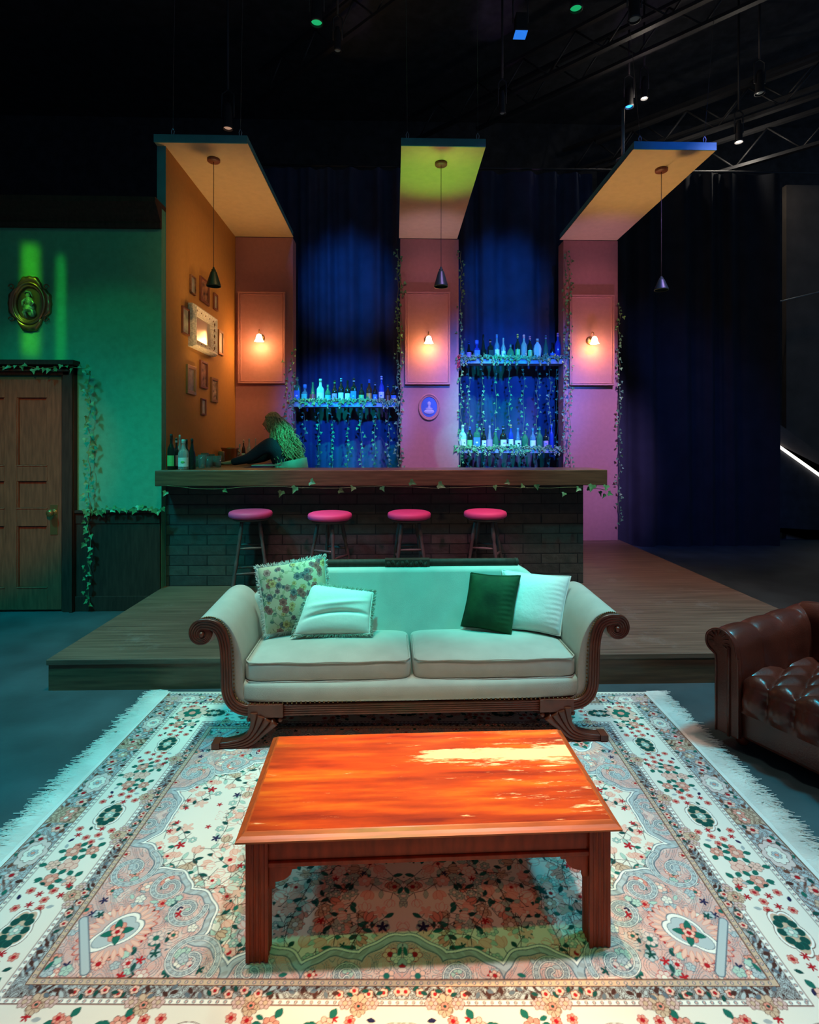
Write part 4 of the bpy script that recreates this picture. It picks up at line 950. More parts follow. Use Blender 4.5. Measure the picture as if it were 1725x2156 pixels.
def paint_rug(HW, HH, res=.00125):
    rnd = random.Random(11); c = Canvas(HW, HH, res, K['cream'])
    X, Y = c.X, c.Y; du = HW-X; dv = HH-Y; fu, fv = HW-.45, HH-.45
    # ---- field sprays on cream, quarter pattern
    def spray(x, y, ang, n, step, cols):
        for i in range(n):
            x2 = x+step*math.cos(ang); y2 = y+step*math.sin(ang)
            c.seg(x, y, x2, y2, .0024, K['dbrown']); x, y = x2, y2; ang += rnd.uniform(-.55, .55)
            sgn = 1 if i % 2 else -1; q = ang+sgn*rnd.uniform(.6, 1.2); bx, by = x+.03*math.cos(q), y+.03*math.sin(q)
            c.seg(x, y, bx, by, .0022, K['dbrown'])
            k = rnd.random(); f, l = cols[rnd.randrange(len(cols))]
            if k < .42: c.tulip(bx, by, rnd.uniform(.028, .042), q, f, l)
            elif k < .68: c.flower(bx, by, rnd.uniform(.016, .026), rnd.choice((5, 6, 8)), f, l, K['cream'] if rnd.random() < .75 else K['red'], q, .0022)
            elif k < .82: c.star(bx, by, rnd.uniform(.02, .03), 5, f, l, q)
            else: c.flower(bx, by, rnd.uniform(.014, .02), 6, K['sage'], K['slate'], K['cream'], q)
            q2 = ang-sgn*rnd.uniform(.5, 1.3); c.leaf(x, y, rnd.uniform(.022, .04), .0075, q2, rnd.choice((K['green'], K['sage'], K['dteal'], K['sage'])), K['slate'], .0012)
    cs = [(K['coral2'], K['coral']), (K['coral2'], K['coral']), (K['coral'], K['brown']), (K['cream'], K['coral']), (K['tan'], K['brown']), (K['cream'], K['coral']), (K['coral2'], K['coral']), (K['coral2'], K['coral']), (K['cream'], K['coral'])]
    for i in range(98):
        x = rnd.uniform(0, fu); y = rnd.uniform(0, fv); spray(x, y, rnd.uniform(0, 2*PI), rnd.randint(4, 7), .042, cs)
    for i in range(42):
        x = rnd.uniform(0, fu); y = rnd.uniform(0, fv); c.star(x, y, rnd.uniform(.012, .022), 5, rnd.choice((K['red'], K['navy'], K['red'], K['dteal'])), None, rnd.random()*6)
    # ---- spandrels
    circ = [(fu+.02, fv+.02, .36), (fu-.40, fv+.02, .13), (fu+.0, fv-.40, .14), (fu-.31, fv-.20, .11), (fu-.20, fv-.30, .10), (fu+.02, fv-.66, .09), (fu-.66, fv+.03, .11), (fu-.88, fv+.05, .12), (0.0, fv+.02, .14), (fu+.04, .0, .11)]
    inside = np.zeros_like(X) ; sd = np.full_like(X, 9.)
    for (x, y, r) in circ:
        th = np.arctan2(Y-y, X-x); sd = np.minimum(sd, np.hypot(X-x, Y-y)-r*(1+.035*np.cos(9*th)))
    A = c.a
    A[(sd < .034)] = K['slate']; A[sd < .031] = K['lcream']; A[sd < .024] = K['slate']
    band = (sd < .021); bead = (np.sin(np.arctan2(Y-fv, X-fu)*90)+np.sin((X-Y)*170)) > .2
    A[band] = K['blue']; A[band & bead] = K['grey']; A[sd < .004] = K['slate']; A[sd < 0] = K['rose']
    nz = np.sin(X*31+2*np.sin(Y*23))*np.sin(Y*27+1.5*np.sin(X*19)); A[(sd < 0) & (nz > .25)] = K['rose2']
    def eng(mask, k1, k2, wd, col):
        v = np.sin(X*k1+2.2*np.sin(Y*k2*.7))+np.sin(Y*k1*.9+2.0*np.sin(X*k2))+.6*np.sin((X+Y)*k2*1.7)
        gy_, gx_ = np.gradient(v, res); g_ = np.hypot(gx_, gy_)+8
        for lv in (-1.3, -.6, 0, .6, 1.3): A[mask & (np.abs(v-lv)/g_ < wd)] = col
    eng(sd < -.004, 62, 37, .0008, K['slate']); eng(sd < -.004, 41, 58, .0006, K['coral'])
    # fills
    def ins(x, y, m=-.02):
        i, j = int(x/res), int(y/res)
        return 0 <= i < c.nx and 0 <= j < c.ny and sd[j, i] < m
    for i in range(620):
        x = rnd.uniform(0, fu); y = rnd.uniform(0, fv)
        if not ins(x, y): continue
        k = rnd.random()
        if k < .3: c.flower(x, y, rnd.uniform(.014, .026), rnd.choice((5, 6, 8)), rnd.choice((K['coral'], K['coral2'], K['rose2'])), rnd.choice((K['slate'], K['red'], K['brown'])), rnd.choice((K['green'], K['cream'], K['red'])), rnd.random()*6)
        elif k < .62: c.leaf(x, y, rnd.uniform(.018, .034), .006, rnd.random()*6, rnd.choice((K['green'], K['sage'], K['blue'], K['dteal'])), K['slate'], .0018)
        elif k < .85: c.flower(x, y, rnd.uniform(.012, .02), 5, rnd.choice((K['blue'], K['cream'], K['sage'])), K['slate'], None, rnd.random()*6, .0025)
        else: c.star(x, y, .016, 5, rnd.choice((K['red'], K['navy'], K['dteal'])), None, rnd.random()*6)
    # scrolls
    def scroll(x, y, R, a0, sg, wd=.014):
        pts = []
        for j in range(44):
            q = j/43; r = R*(1-.82*q); a = a0+sg*q*4.2*PI*.62; pts.append((x+r*math.cos(a), y+r*math.sin(a)))
        c.path(pts, wd+.010, K['slate']); c.path(pts, wd+.005, K['lcream']); c.path(pts, wd, K['slate']); c.path(pts, wd-.004, K['blue'])
        for p in pts[::2]: c.polar(p[0], p[1], wd*.28, lambda t: 1+0*t, K['grey'], K['slate'], .0012)
    for (x, y, R, a0, sg) in ((fu-.42, fv-.06, .095, 2.6, 1), (fu-.07, fv-.42, .095, -2.0, -1), (fu-.34, fv-.24, .065, 3.4, -1), (fu-.24, fv-.34, .065, -1.8, 1), (fu-.62, fv-.02, .06, 2.2, 1), (fu-.02, fv-.66, .055, -2.6, -1), (.17, fv-.01, .055, .6, 1)):
        scroll(x, y, R, a0, sg)
    # lobed medallion in spandrel
    mx_, my_ = fu-.155, fv-.155
    for (R, col) in ((.125, K['coral']), (.12, K['rose'])): c.polar(mx_, my_, R, lambda t: .86+.14*np.abs(np.cos(11*t)), col, K['red'] if R > .122 else None, .003, .7, .72)
    for j in range(26):
        a = 2*PI*j/26; c.leaf(mx_+.066*math.cos(a), my_+.066*math.sin(a), .042, .006, a, K['coral2'], K['coral'], .002)
    c.polar(mx_, my_, .092, lambda t: .72+.28*np.abs(np.cos(1.5*t)), K['lcream'], K['slate'], .004, .78, .62)
    c.polar(mx_, my_, .074, lambda t: .72+.28*np.abs(np.cos(1.5*t)), K['blue'], K['slate'], .0025, .78, .62)
    c.flower(mx_, my_, .035, 6, K['coral'], K['red'], K['green'], .3); 
    for a in (0.3, 1.9, 3.4, 5.0): c.leaf(mx_, my_, .05, .011, a, K['green'], K['dteal'], .001)
    c.flower(mx_, my_, .018, 5, K['coral2'], K['red'], K['red'])
    c.seg(fu-.02, fv-.20, fu-.13, fv-.02, .03, K['slate']); c.seg(fu-.02, fv-.20, fu-.13, fv-.02, .022, K['blue']); 
    # ---- borders
    d = np.minimum(du, dv); side = du < dv; along = np.where(side, Y, X)
    B_ = d < .45; A[B_] = K['cream']
    g = (d > .036) & (d < .150); A[g] = K['blue']; seg_ = (np.mod(along+.05, .56) < .10); A[g & seg_] = K['tan']
    A[(d > .37) & (d < .452)] = K['rose2']; g2 = (d > .392) & (d < .428); A[g2] = K['grey']
    A[g2 & (np.mod(along, .30) < .15)] = K['blue']
    eng(g, 120, 70, .0009, K['brown']); eng(g2, 140, 90, .0009, K['dbrown'])
    def strip(a, b, col=K['cream']):
        mk = (d > a) & (d < b); A[mk] = col
        A[mk & (np.abs(d-a) < .003)] = K['brown']; A[mk & (np.abs(d-b) < .003)] = K['brown']
        t_ = np.mod(along, .022); A[(np.hypot(t_-.011, d-(a+b)/2) < .0055) & mk] = K['slate']; A[(np.hypot(t_-.011, d-(a+b)/2) < .0028) & mk] = K['coral2']
    strip(.014, .034); strip(.150, .172); strip(.372, .392, K['lcream']); strip(.428, .450, K['tan'])
    def P2(s_, al, dd): return (HW-dd, al) if s_ else (al, HH-dd)
    for s_, Lm in ((True, HH), (False, HW)):
        # guard flowers
        al = .02
        while al < Lm-.04:
            x, y = P2(s_, al, .094+.018*math.sin(al*28)); k = int(al*40) % 4
            c.flower(x, y, .024, 6, (K['coral'], K['rose2'], K['tan'], K['coral2'])[k], K['brown'], K['red'] if k % 2 else K['cream'])
            for dd in (-.036, .036):
                x, y = P2(s_, al+.03, .094+dd); c.leaf(x, y, .028, .008, rnd.random()*6, rnd.choice((K['dbrown'], K['dteal'], K['green'], K['brown'])), K['brown'], .001)
            al += .062
        # lobed cartouches bridging the guard
        al = .22
        while al < Lm:
            x, y = P2(s_, al, .10); c.polar(x, y, .052, lambda t: .82+.18*np.abs(np.cos(4*t)), K['rose2'], K['brown'], .003, 0 if s_ else PI/2, 1.45)
            c.polar(x, y, .034, lambda t: .82+.18*np.abs(np.cos(4*t)), K['cream'], K['brown'], .002, 0 if s_ else PI/2, 1.4)
            c.flower(x, y, .018, 6, K['blue'], K['brown'], K['coral']); al += .56
        # main cream band
        al = 0.0; i = 0
        while al < Lm-.17:
            ph = i % 4
            if ph == 0:
                x, y = P2(s_, al, .275); fa = PI/2 if s_ else 0
                c.polar(x, y, .088, lambda t: .80+.20*np.abs(np.cos(2.5*t)), K['lcream'], K['brown'], .004, fa, .60)
                c.polar(x, y, .078, lambda t: .80+.20*np.abs(np.cos(2.5*t)), K['tan'], K['coral'], .002, fa, .56)
                for a in np.linspace(0, 2*PI, 11)[:-1]:
                    c.polar(x+(.028 if s_ else .052)*math.cos(a), y+(.052 if s_ else .028)*math.sin(a), .0135, lambda t: 1+0*t, K['dteal'], K['green'], .0015)
                c.flower(x, y, .020, 5, K['sage'], K['slate'], K['cream'])
            elif ph == 2:
                for (da, dd, R) in ((0, .275, .036), (-.07, .25, .030), (.07, .25, .030), (.0, .215, .024), (-.075, .32, .024), (.075, .32, .024)):
                    if al+da < 0: continue
                    x, y = P2(s_, al+da, dd); c.flower(x, y, R, rnd.choice((5, 6)), rnd.choice((K['coral'], K['coral2'])), K['red'] if R > .03 else K['brown'], K['coral2'], rnd.random()*6)
                    for q in (0, 2.2, 4.2): c.leaf(x+R*.9*math.cos(q), y+R*.9*math.sin(q), .03, .010, q, K['green'], K['dteal'], .001)
            else:
                for (da, dd) in ((-.055, .20), (-.02, .215), (.02, .198), (.055, .212), (-.045, .248), (-.005, .255), (.04, .25), (-.055, .29), (-.02, .295), (.02, .288), (.055, .295), (-.045, .335), (.0, .332), (.045, .338)):
                    x, y = P2(s_, al+da, dd)
                    if rnd.random() < .45: c.flower(x, y, .0145, 6, K['coral'], K['red'], K['red'], rnd.random()*6, .0018)
                    elif rnd.random() < .4: c.star(x, y, .015, 6, K['red'], None, rnd.random()*6)
                    else: c.leaf(x, y, .026, .007, rnd.random()*6, rnd.choice((K['green'], K['dteal'], K['navy'], K['grey'])), None)
            al += .14; i += 1
        # lobes at inner guard
        al = .12
        while al < Lm-.45:
            for dd, R in ((.378, .030), (.362, .020)):
                x, y = P2(s_, al, dd); c.flower(x, y, R, 7, K['rose'] if R > .04 else K['tan'], K['brown'], None)
            for q in (-.038, .038):
                x, y = P2(s_, al+q, .380); c.flower(x, y, .018, 6, K['rose'], K['brown'], K['tan'])
            x, y = P2(s_, al, .372); c.flower(x, y, .011, 5, K['coral'], K['brown'], K['dteal'])
            al += .30
    for s_, Lm in ((True, HH-.45), (False, HW-.45)):
        al = .01
        while al < Lm:
            x, y = P2(s_, al, .410+.006*math.sin(al*60)); k = int(al*90) % 4
            if k == 0: c.flower(x, y, .013, 5, K['coral2'], K['brown'], K['red'])
            else: c.leaf(x, y, .022, .006, rnd.random()*6, (K['dbrown'], K['dteal'], K['slate'])[k-1], K['brown'], .001)
            al += .021
    A[(d > .448) & (d < .452)] = K['brown']
    # corner rosette
    c.flower(HW-.275, HH-.275, .085, 8, K['coral2'], K['brown'], K['blue']); c.flower(HW-.275, HH-.275, .05, 6, K['green'], K['dteal'], K['coral'])
    c.flower(HW-.094, HH-.094, .05, 8, K['rose'], K['brown'], K['tan'])
    return c

def colour_grid(name, img, ix, iy, fn, parent, m):
    """grid mesh with the painted pattern as a colour attribute"""
    ny, nx = len(iy), len(ix); co = np.empty((ny*nx, 3), np.float32)
    gx, gy = np.meshgrid(np.arange(nx), np.arange(ny)); P = fn(gx.ravel(), gy.ravel()); co[:, 0], co[:, 1], co[:, 2] = P
    me = bpy.data.meshes.new(name); nf = (nx-1)*(ny-1); me.vertices.add(nx*ny); me.vertices.foreach_set('co', co.ravel())
    i = (np.arange(ny-1)[:, None]*nx+np.arange(nx-1)[None, :]).ravel(); q = np.stack([i, i+1, i+nx+1, i+nx], 1).astype(np.int32)
    me.loops.add(nf*4); me.loops.foreach_set('vertex_index', q.ravel()); me.polygons.add(nf); me.polygons.foreach_set('loop_start', np.arange(nf, dtype=np.int32)*4)
    me.polygons.foreach_set('use_smooth', np.ones(nf, bool)); me.update(calc_edges=True)
    at = me.color_attributes.new('Col', 'BYTE_COLOR', 'POINT'); cc = np.ones((nx*ny, 4), np.float32); cc[:, :3] = img[np.ix_(iy, ix)].reshape(-1, 3)
    at.data.foreach_set('color', cc.ravel()); me.materials.append(m)
    o = bpy.data.objects.new(name, me); COL.objects.link(o); o.parent = parent; return o
def pattern_mat(name, rough=.95, bump=.25, bs=900, sat=1):
    m, N, L, B = newmat(name); a = N.new('ShaderNodeVertexColor'); a.layer_name = 'Col'; L.new(a.outputs['Color'], B.inputs['Base Color']); B.inputs['Roughness'].default_value = rough
    tc = N.new('ShaderNodeTexCoord'); n = N.new('ShaderNodeTexNoise'); n.inputs['Scale'].default_value = bs; L.new(tc.outputs['Object'], n.inputs[0])
    b = N.new('ShaderNodeBump'); b.inputs['Strength'].default_value = bump; b.inputs['Distance'].default_value = .003; L.new(n.outputs[0], b.inputs['Height']); L.new(b.outputs[0], B.inputs['Normal'])
    B.inputs['Specular IOR Level'].default_value = .15
    return m

# ================================================================== RUG
RHW, RHH = 1.52, 1.17
rug = thing('patterned_rug', 'large cream and rose floral rug with white fringed ends under the coffee table', 'rug', (.045, 2.36, 0), -.030)
cv = paint_rug(RHW, RHH); img = (cv.a[:-1, :-1]+cv.a[1:, :-1]+cv.a[:-1, 1:]+cv.a[1:, 1:])/4
sx = np.arange(0, img.shape[1], 2); sy = np.arange(0, img.shape[0], 2)
ix = np.concatenate([sx[::-1], sx]); iy = np.concatenate([sy[::-1], sy])
px_ = np.concatenate([-sx[::-1]-1, sx+1])*cv.res; py_ = np.concatenate([-sy[::-1]-1, sy+1])*cv.res
colour_grid('pile', img, ix, iy, lambda gx, gy: (px_[gx], py_[gy], .010+.0012*np.sin(px_[gx]*3.1+py_[gy]*2)+.0008*np.sin(py_[gy]*7)), rug, pattern_mat('rug_wool'))
MB().box(-RHW, RHW, -RHH, RHH, .0005, .008).build('backing', M['fringe'], rug)
fr = MB(); rnd = random.Random(5)
for s in (-1, 1):
    y = -RHH
    while y < RHH:
        cl = rnd.uniform(-.25, .25)+.25*math.sin(y*9); L0 = rnd.uniform(.08, .15)
        for k in range(7):
            yy = y+rnd.uniform(0, .014); a = cl+rnd.uniform(-.6, .6); L1 = L0*rnd.uniform(.75, 1.1); wd = .0022
            p0 = (s*(RHW-.01), yy); p1 = (s*(RHW-.01+L1*.5), yy+L1*.3*math.sin(a)); p2 = (s*(RHW-.01+L1*math.cos(a)), max(-RHH-.03, min(RHH+.02, yy+L1*math.sin(a)*.9)))
            b = len(fr.v); z1 = rnd.uniform(.008, .016); z2 = rnd.uniform(.003, .010)
            for (p, z, ww) in ((p0, .011, wd), (p1, z1, wd), (p2, z2, wd*.5)):
                fr.v += [(p[0], p[1]-ww, z), (p[0], p[1]+ww, z), (p[0], p[1], z+.0025)]
            for q in (0, 3):
                for e in range(3): fr.face([b+q+e, b+q+(e+1) % 3, b+q+3+(e+1) % 3, b+q+3+e])
        y += .0062
for s in (-1, 1): fr.box(min(s*(RHW-.03), s*(RHW+.028)), max(s*(RHW-.03), s*(RHW+.028)), -RHH, RHH, .002, .0125)
tag(fr.build('fringe', M['fringe'], rug, fix=False), kind='stuff')

# ================================================================== PALE SOFA
sofa = thing('sofa', 'pale velvet sofa with carved dark wood scroll arms and splayed legs, behind the coffee table', 'sofa', (.096, 2.93, 0), .012)
def arm_prof(q):  # closed outline in x,z (right arm)
    return [(.80, .21), (.872, .24), (.878, .36), (.885, .46), (.905, .545), (.94, .62), (.985, .668), (1.03, .685), (1.075, .680), (1.112, .655), (1.130, .615), (1.122, .572), (1.095, .547), (1.06, .545), (1.03, .565), (1.008, .585), (.990, .55), (.982, .45), (.98, .33), (.965, .25), (.93, .215)]
def smooth_loop(P, n):
    out = []; N_ = len(P)
    for i in range(N_):
        p0, p1, p2, p3 = [Vector((*P[(i+k-1) % N_], 0)) for k in range(4)]
        for j in range(n):
            t = j/n; out.append((.5*((2*p1)+(p2-p0)*t+(2*p0-5*p1+4*p2-p3)*t*t+(3*p1-p0-3*p2+p3)*t**3))[:2])
    return out
def smooth_open(P, n):
    P = [P[0]]+list(P)+[P[-1]]; out = []
    for i in range(1, len(P)-2):
        p0, p1, p2, p3 = [Vector(P[i+k-1]).to_3d() if len(P[0]) == 2 else Vector(P[i+k-1]) for k in range(4)]
        for j in range(n):
            t = j/n; out.append(tuple(.5*((2*p1)+(p2-p0)*t+(2*p0-5*p1+4*p2-p3)*t*t+(3*p1-p0-3*p2+p3)*t**3)))
    out.append(tuple(Vector(P[-1]).to_3d() if len(P[0]) == 2 else P[-1])); return out
ap = smooth_loop(arm_prof(0), 3); acx = sum(p[0] for p in ap)/len(ap); acz = sum(p[1] for p in ap)/len(ap)
for s in (1, -1):
    mb = MB(); st = [(.004, .955), (.012, .985), (.03, 1.0), (.2, 1.0), (.4, 1.0), (.54, 1.0), (.575, .985), (.585, .95)]; n = len(ap)
    for (y, k) in st:
        for (x, z) in ap: mb.v.append((s*(acx+(x-acx)*(.55+.45*k if k < 1 else 1)), y, acz+(z-acz)*k+(.02 if z > .5 else 0)*(y/.6)))
    for i in range(len(st)-1):
        for k in range(n): mb.face([i*n+k, i*n+(k+1) % n, (i+1)*n+(k+1) % n, (i+1)*n+k], 0, True)
    mb.face(list(range(n))[::-1]); mb.face([(len(st)-1)*n+k for k in range(n)])
    mb.build('arm', M['cloth'], sofa)
    # carved facing
    sp = []
    for j in range(34):
        q = j/33; a = -PI*2.6+q*(PI*3.1); r = .010+.040*q**.9; sp.append((1.082+r*math.cos(a), .598+r*math.sin(a)))
    path = sp+[(1.045, .646), (1.01, .632), (.985, .60), (.968, .54), (.962, .46), (.960, .38), (.957, .31), (.944, .262), (.915, .225), (.870, .204), (.80, .198), (.72, .197)]
    pth = smooth_open(path, 3); wd = []
    f = MB(); pts = [Vector((p[0], 0, p[1])) for p in pth]; nsp = 33*3
    for kk in (-1.5, -.5, .5, 1.5):
        q = []; rr = []
        for i, p in enumerate(pts):
            tdir = (pts[min(i+1, len(pts)-1)]-pts[max(0, i-1)]).normalized(); nr = Vector((tdir.z, 0, -tdir.x))
            g = min(1, max(.16, i/nsp)) if i < nsp else 1
            q.append((s*(p.x+nr.x*kk*.0135*g), -.012, p.z+nr.z*kk*.0135*g)); rr.append(.0085*max(.45, g))
        f.tube(q, rr, 8)
    # backing band
    b0 = len(f.v)
    for i, p in enumerate(pts[nsp-20:]):
        ii = i+nsp-20; tdir = (pts[min(ii+1, len(pts)-1)]-pts[max(0, ii-1)]).normalized(); nr = Vector((tdir.z, 0, -tdir.x)); g = .9
        for (kk, y) in ((-1, -.012), (1, -.012), (1, .02), (-1, .02)): f.v.append((s*(p.x+nr.x*kk*.026*g), y, p.z+nr.z*kk*.026*g))
    m_ = len(pts)-(nsp-20)
    for i in range(m_-1):
        for k in range(4): f.face([b0+i*4+k, b0+i*4+(k+1) % 4, b0+(i+1)*4+(k+1) % 4, b0+(i+1)*4+k])
    f.face([b0+(m_-1)*4+k for k in range(4)]); f.ball((s*1.082, -.02, .598), .014, 10)
    f.lathe([(.05, 0), (.05, .012), (.04, .018), (0, .018)], (s*1.082, .008, .598), 20, axis='y')
    f.build('arm_facing', M['frame'], sofa)
    # leg pair
    for (yy, back) in ((.0, 0), (.55, 1)):
        lp = smooth_open([(.762, 0, .168), (.776, 0, .14), (.793, 0, .11), (.812, 0, .082), (.842, 0, .052), (.89, 0, .033), (.95, 0, .024), (1.015, 0, .020)], 4)
        ww = [.165, .135, .10, .08, .066, .052, .042, .036]; lg = MB(); P3 = [Vector(p) for p in lp]; n = len(P3)
        def wid(i): t = i/(n-1)*7; a = min(6, int(t)); return ww[a]+(ww[a+1]-ww[a])*(t-a)
        for kk in (-1.5, -.5, .5, 1.5):
            q = []; rr = []
            for i, p in enumerate(P3):
                td = (P3[min(i+1, n-1)]-P3[max(0, i-1)]).normalized(); nr = Vector((-td.z, 0, td.x)); q.append((s*(p.x+nr.x*kk*wid(i)/4.2), yy-.016, p.z+nr.z*kk*wid(i)/4.2)); rr.append(wid(i)/7.2)
            lg.tube(q, rr, 8)
        b0 = len(lg.v)
        for i, p in enumerate(P3):
            td = (P3[min(i+1, n-1)]-P3[max(0, i-1)]).normalized(); nr = Vector((-td.z, 0, td.x)); h_ = wid(i)/2.1
            for (kk, y) in ((-1, -.018), (1, -.018), (1, .035), (-1, .035)): lg.v.append((s*(p.x+nr.x*kk*h_), yy+y, max(.004, p.z+nr.z*kk*h_)))
        for i in range(n-1):
            for k in range(4): lg.face([b0+i*4+k, b0+i*4+(k+1) % 4, b0+(i+1)*4+(k+1) % 4, b0+(i+1)*4+k])
        lg.face([b0+(n-1)*4+k for k in range(4)])
        lg.box(min(s*.99, s*1.03), max(s*.99, s*1.03), yy-.03, yy+.04, .002, .042); lg.ball((s*.685, yy-.01, .150), .014, 8); lg.ball((s*.845, yy-.01, .155), .013, 8)
        lg.v = [(x, y, max(z, .013)) for x, y, z in lg.v]
        lg.build('leg', M['frame'], sofa)
rl = MB(); rl.box(-.86, .86, -.004, .56, .165, .225)
for k in range(5): rl.tube([(-.67, -.006, .173+k*.0115), (.67, -.006, .173+k*.0115)], .0062, 8)
for s in (-1, 1): rl.box(s*.758-.09, s*.758+.09, -.024, .03, .166, .232)
rl.build('front_rail', M['frame'], sofa, bevel=.003)
# nail heads
nl = MB()
for k in range(74): nl.ball((-.86+k*1.72/73, -.010, .238+.004*math.cos(k*.086-3.1)), .0062, 6)
for s in (-1, 1):
    q = smooth_open([(.872, .238), (.905, .258), (.920, .30), (.923, .38), (.926, .46), (.932, .54), (.948, .60), (.975, .645), (1.01, .672), (1.05, .682), (1.09, .672), (1.118, .645)], 4)
    for p in q: nl.ball((s*p[0], -.006, p[1]), .0058, 6)
nl.build('nail_trim', M['nail'], sofa, fix=False)
def puff(mb, x0, x1, y0, y1, z0, z1, crown=.02, r=.045, n=34, m=14, bulge=.012, drop=0):
    """upholstered block with rounded edges and a crowned top"""
    cx_, cy_, cz_ = (x0+x1)/2, (y0+y1)/2, (z0+z1)/2; hx, hy, hz = (x1-x0)/2, (y1-y0)/2, (z1-z0)/2
    def sgnpow(c, p): return math.copysign(abs(c)**p, c)
    def fn(u, v):
        a = 2*PI*u; b = PI*(v-.5); e1 = .18; e2 = .16
        ca = sgnpow(math.cos(b), e1*1.6)
        x = ca*sgnpow(math.cos(a), e2); y = ca*sgnpow(math.sin(a), e2); z = sgnpow(math.sin(b), e1*1.6)
        X_ = cx_+hx*x; Y_ = cy_+hy*y; Z_ = cz_+hz*z
        if z > 0: Z_ += crown*(1-x*x)*(1-y*y)*z
        Y_ += -bulge*(1-z*z)*(1-x*x)*(1 if y < 0 else 0)
        return (X_, Y_, Z_)
    return mb.grid(fn, n*4, m*2, closeu=True)
puff(MB(), -.925, .925, -.004, .55, .222, .345, .0, bulge=.03).build('seat_deck', M['cloth'], sofa, fix=False)
for (x0, x1) in ((-.880, -.004), (.004, .880)):
    cu = MB(); puff(cu, x0, x1, .01, .50, .325, .445, .028, bulge=.012); o = cu.build('seat_cushion', M['cloth'], sofa, fix=False)
    pp = MB()
    for z in (.335, .436):
        loop = [(x0+.012, .40, z), (x0+.008, .05, z), (x0+.03, .016, z)]+[(x0+.03+(x1-x0-.06)*k/16, .013-.010*math.sin(PI*k/16), z-.002*math.sin(k*1.3)) for k in range(1, 16)]+[(x1-.03, .016, z), (x1-.008, .05, z), (x1-.012, .40, z)]
        pp.tube(loop, .0045, 6)
    pp.build('piping', M['cloth'], o)
# back
bk_ = MB(); outl = [(-.98, .30), (.98, .30), (1.0, .60), (.93, .66), (.84, .70), (.76, .765), (.70, .80), (-.70, .80), (-.76, .765), (-.84, .70), (-.93, .66), (-1.0, .60)]
ol = []
for i in range(len(outl)):
    a, b = outl[i], outl[(i+1) % len(outl)]; k = max(1, int(math.dist(a, b)/.06)); ol += [(a[0]+(b[0]-a[0])*j/k, a[1]+(b[1]-a[1])*j/k) for j in range(k)]
lay = [(.0, .93), (-.012, .97), (-.02, .995), (-.02, 1.0)]
def by(z): return .50+(z-.4)*.20
n = len(ol)
for (off, k) in ((-.035, .90), (-.03, .95), (-.016, .985), (0, 1), (.09, 1)):
    for (x, z) in ol: bk_.v.append((x*(k*.5+.5), by(z)+off, .3+(z-.3)*(k*.5+.5 if k < 1 else 1)))
for i in range(4):
    for k in range(n): bk_.face([i*n+k, i*n+(k+1) % n, (i+1)*n+(k+1) % n, (i+1)*n+k], 0, True)
bk_.face(list(range(n))[::-1]); bk_.face([4*n+k for k in range(n)]); bk_.build('backrest', M['cloth'], sofa)
tr = MB(); yt = by(.82)+.03
tr.tube([(-.69, yt, .822)]+[(-.69+1.38*k/12, yt, .824) for k in range(1, 12)]+[(.69, yt, .822)], .022, 14); tr.box(-.68, .68, yt-.018, yt+.03, .788, .812)
for s in (-1, 1): tr.lathe([(.018, 0), (.028, .004), (.02, .010), (.026, .016), (.0, .03)], (0, 0, 0), 14); b = len(tr.v)-5*14; tr.v[b:] = [(s*(.68+z), yt+x, .823+y) for x, y, z in tr.v[b:]]
tr.box(-.145, .135, yt-.032, yt+.03, .795, .846)
for k in range(9):
    x = -.125+k*.029; tr.ball((x, yt-.034, .822+.008*math.sin(k*2.1)), .012, 8, sc=(1.1, .6, 1.3)); tr.tube([(x, yt-.036, .808), (x+.012, yt-.042, .822), (x+.004, yt-.036, .836)], .003, 5)
tr.build('top_rail', M['darkwood'], sofa)

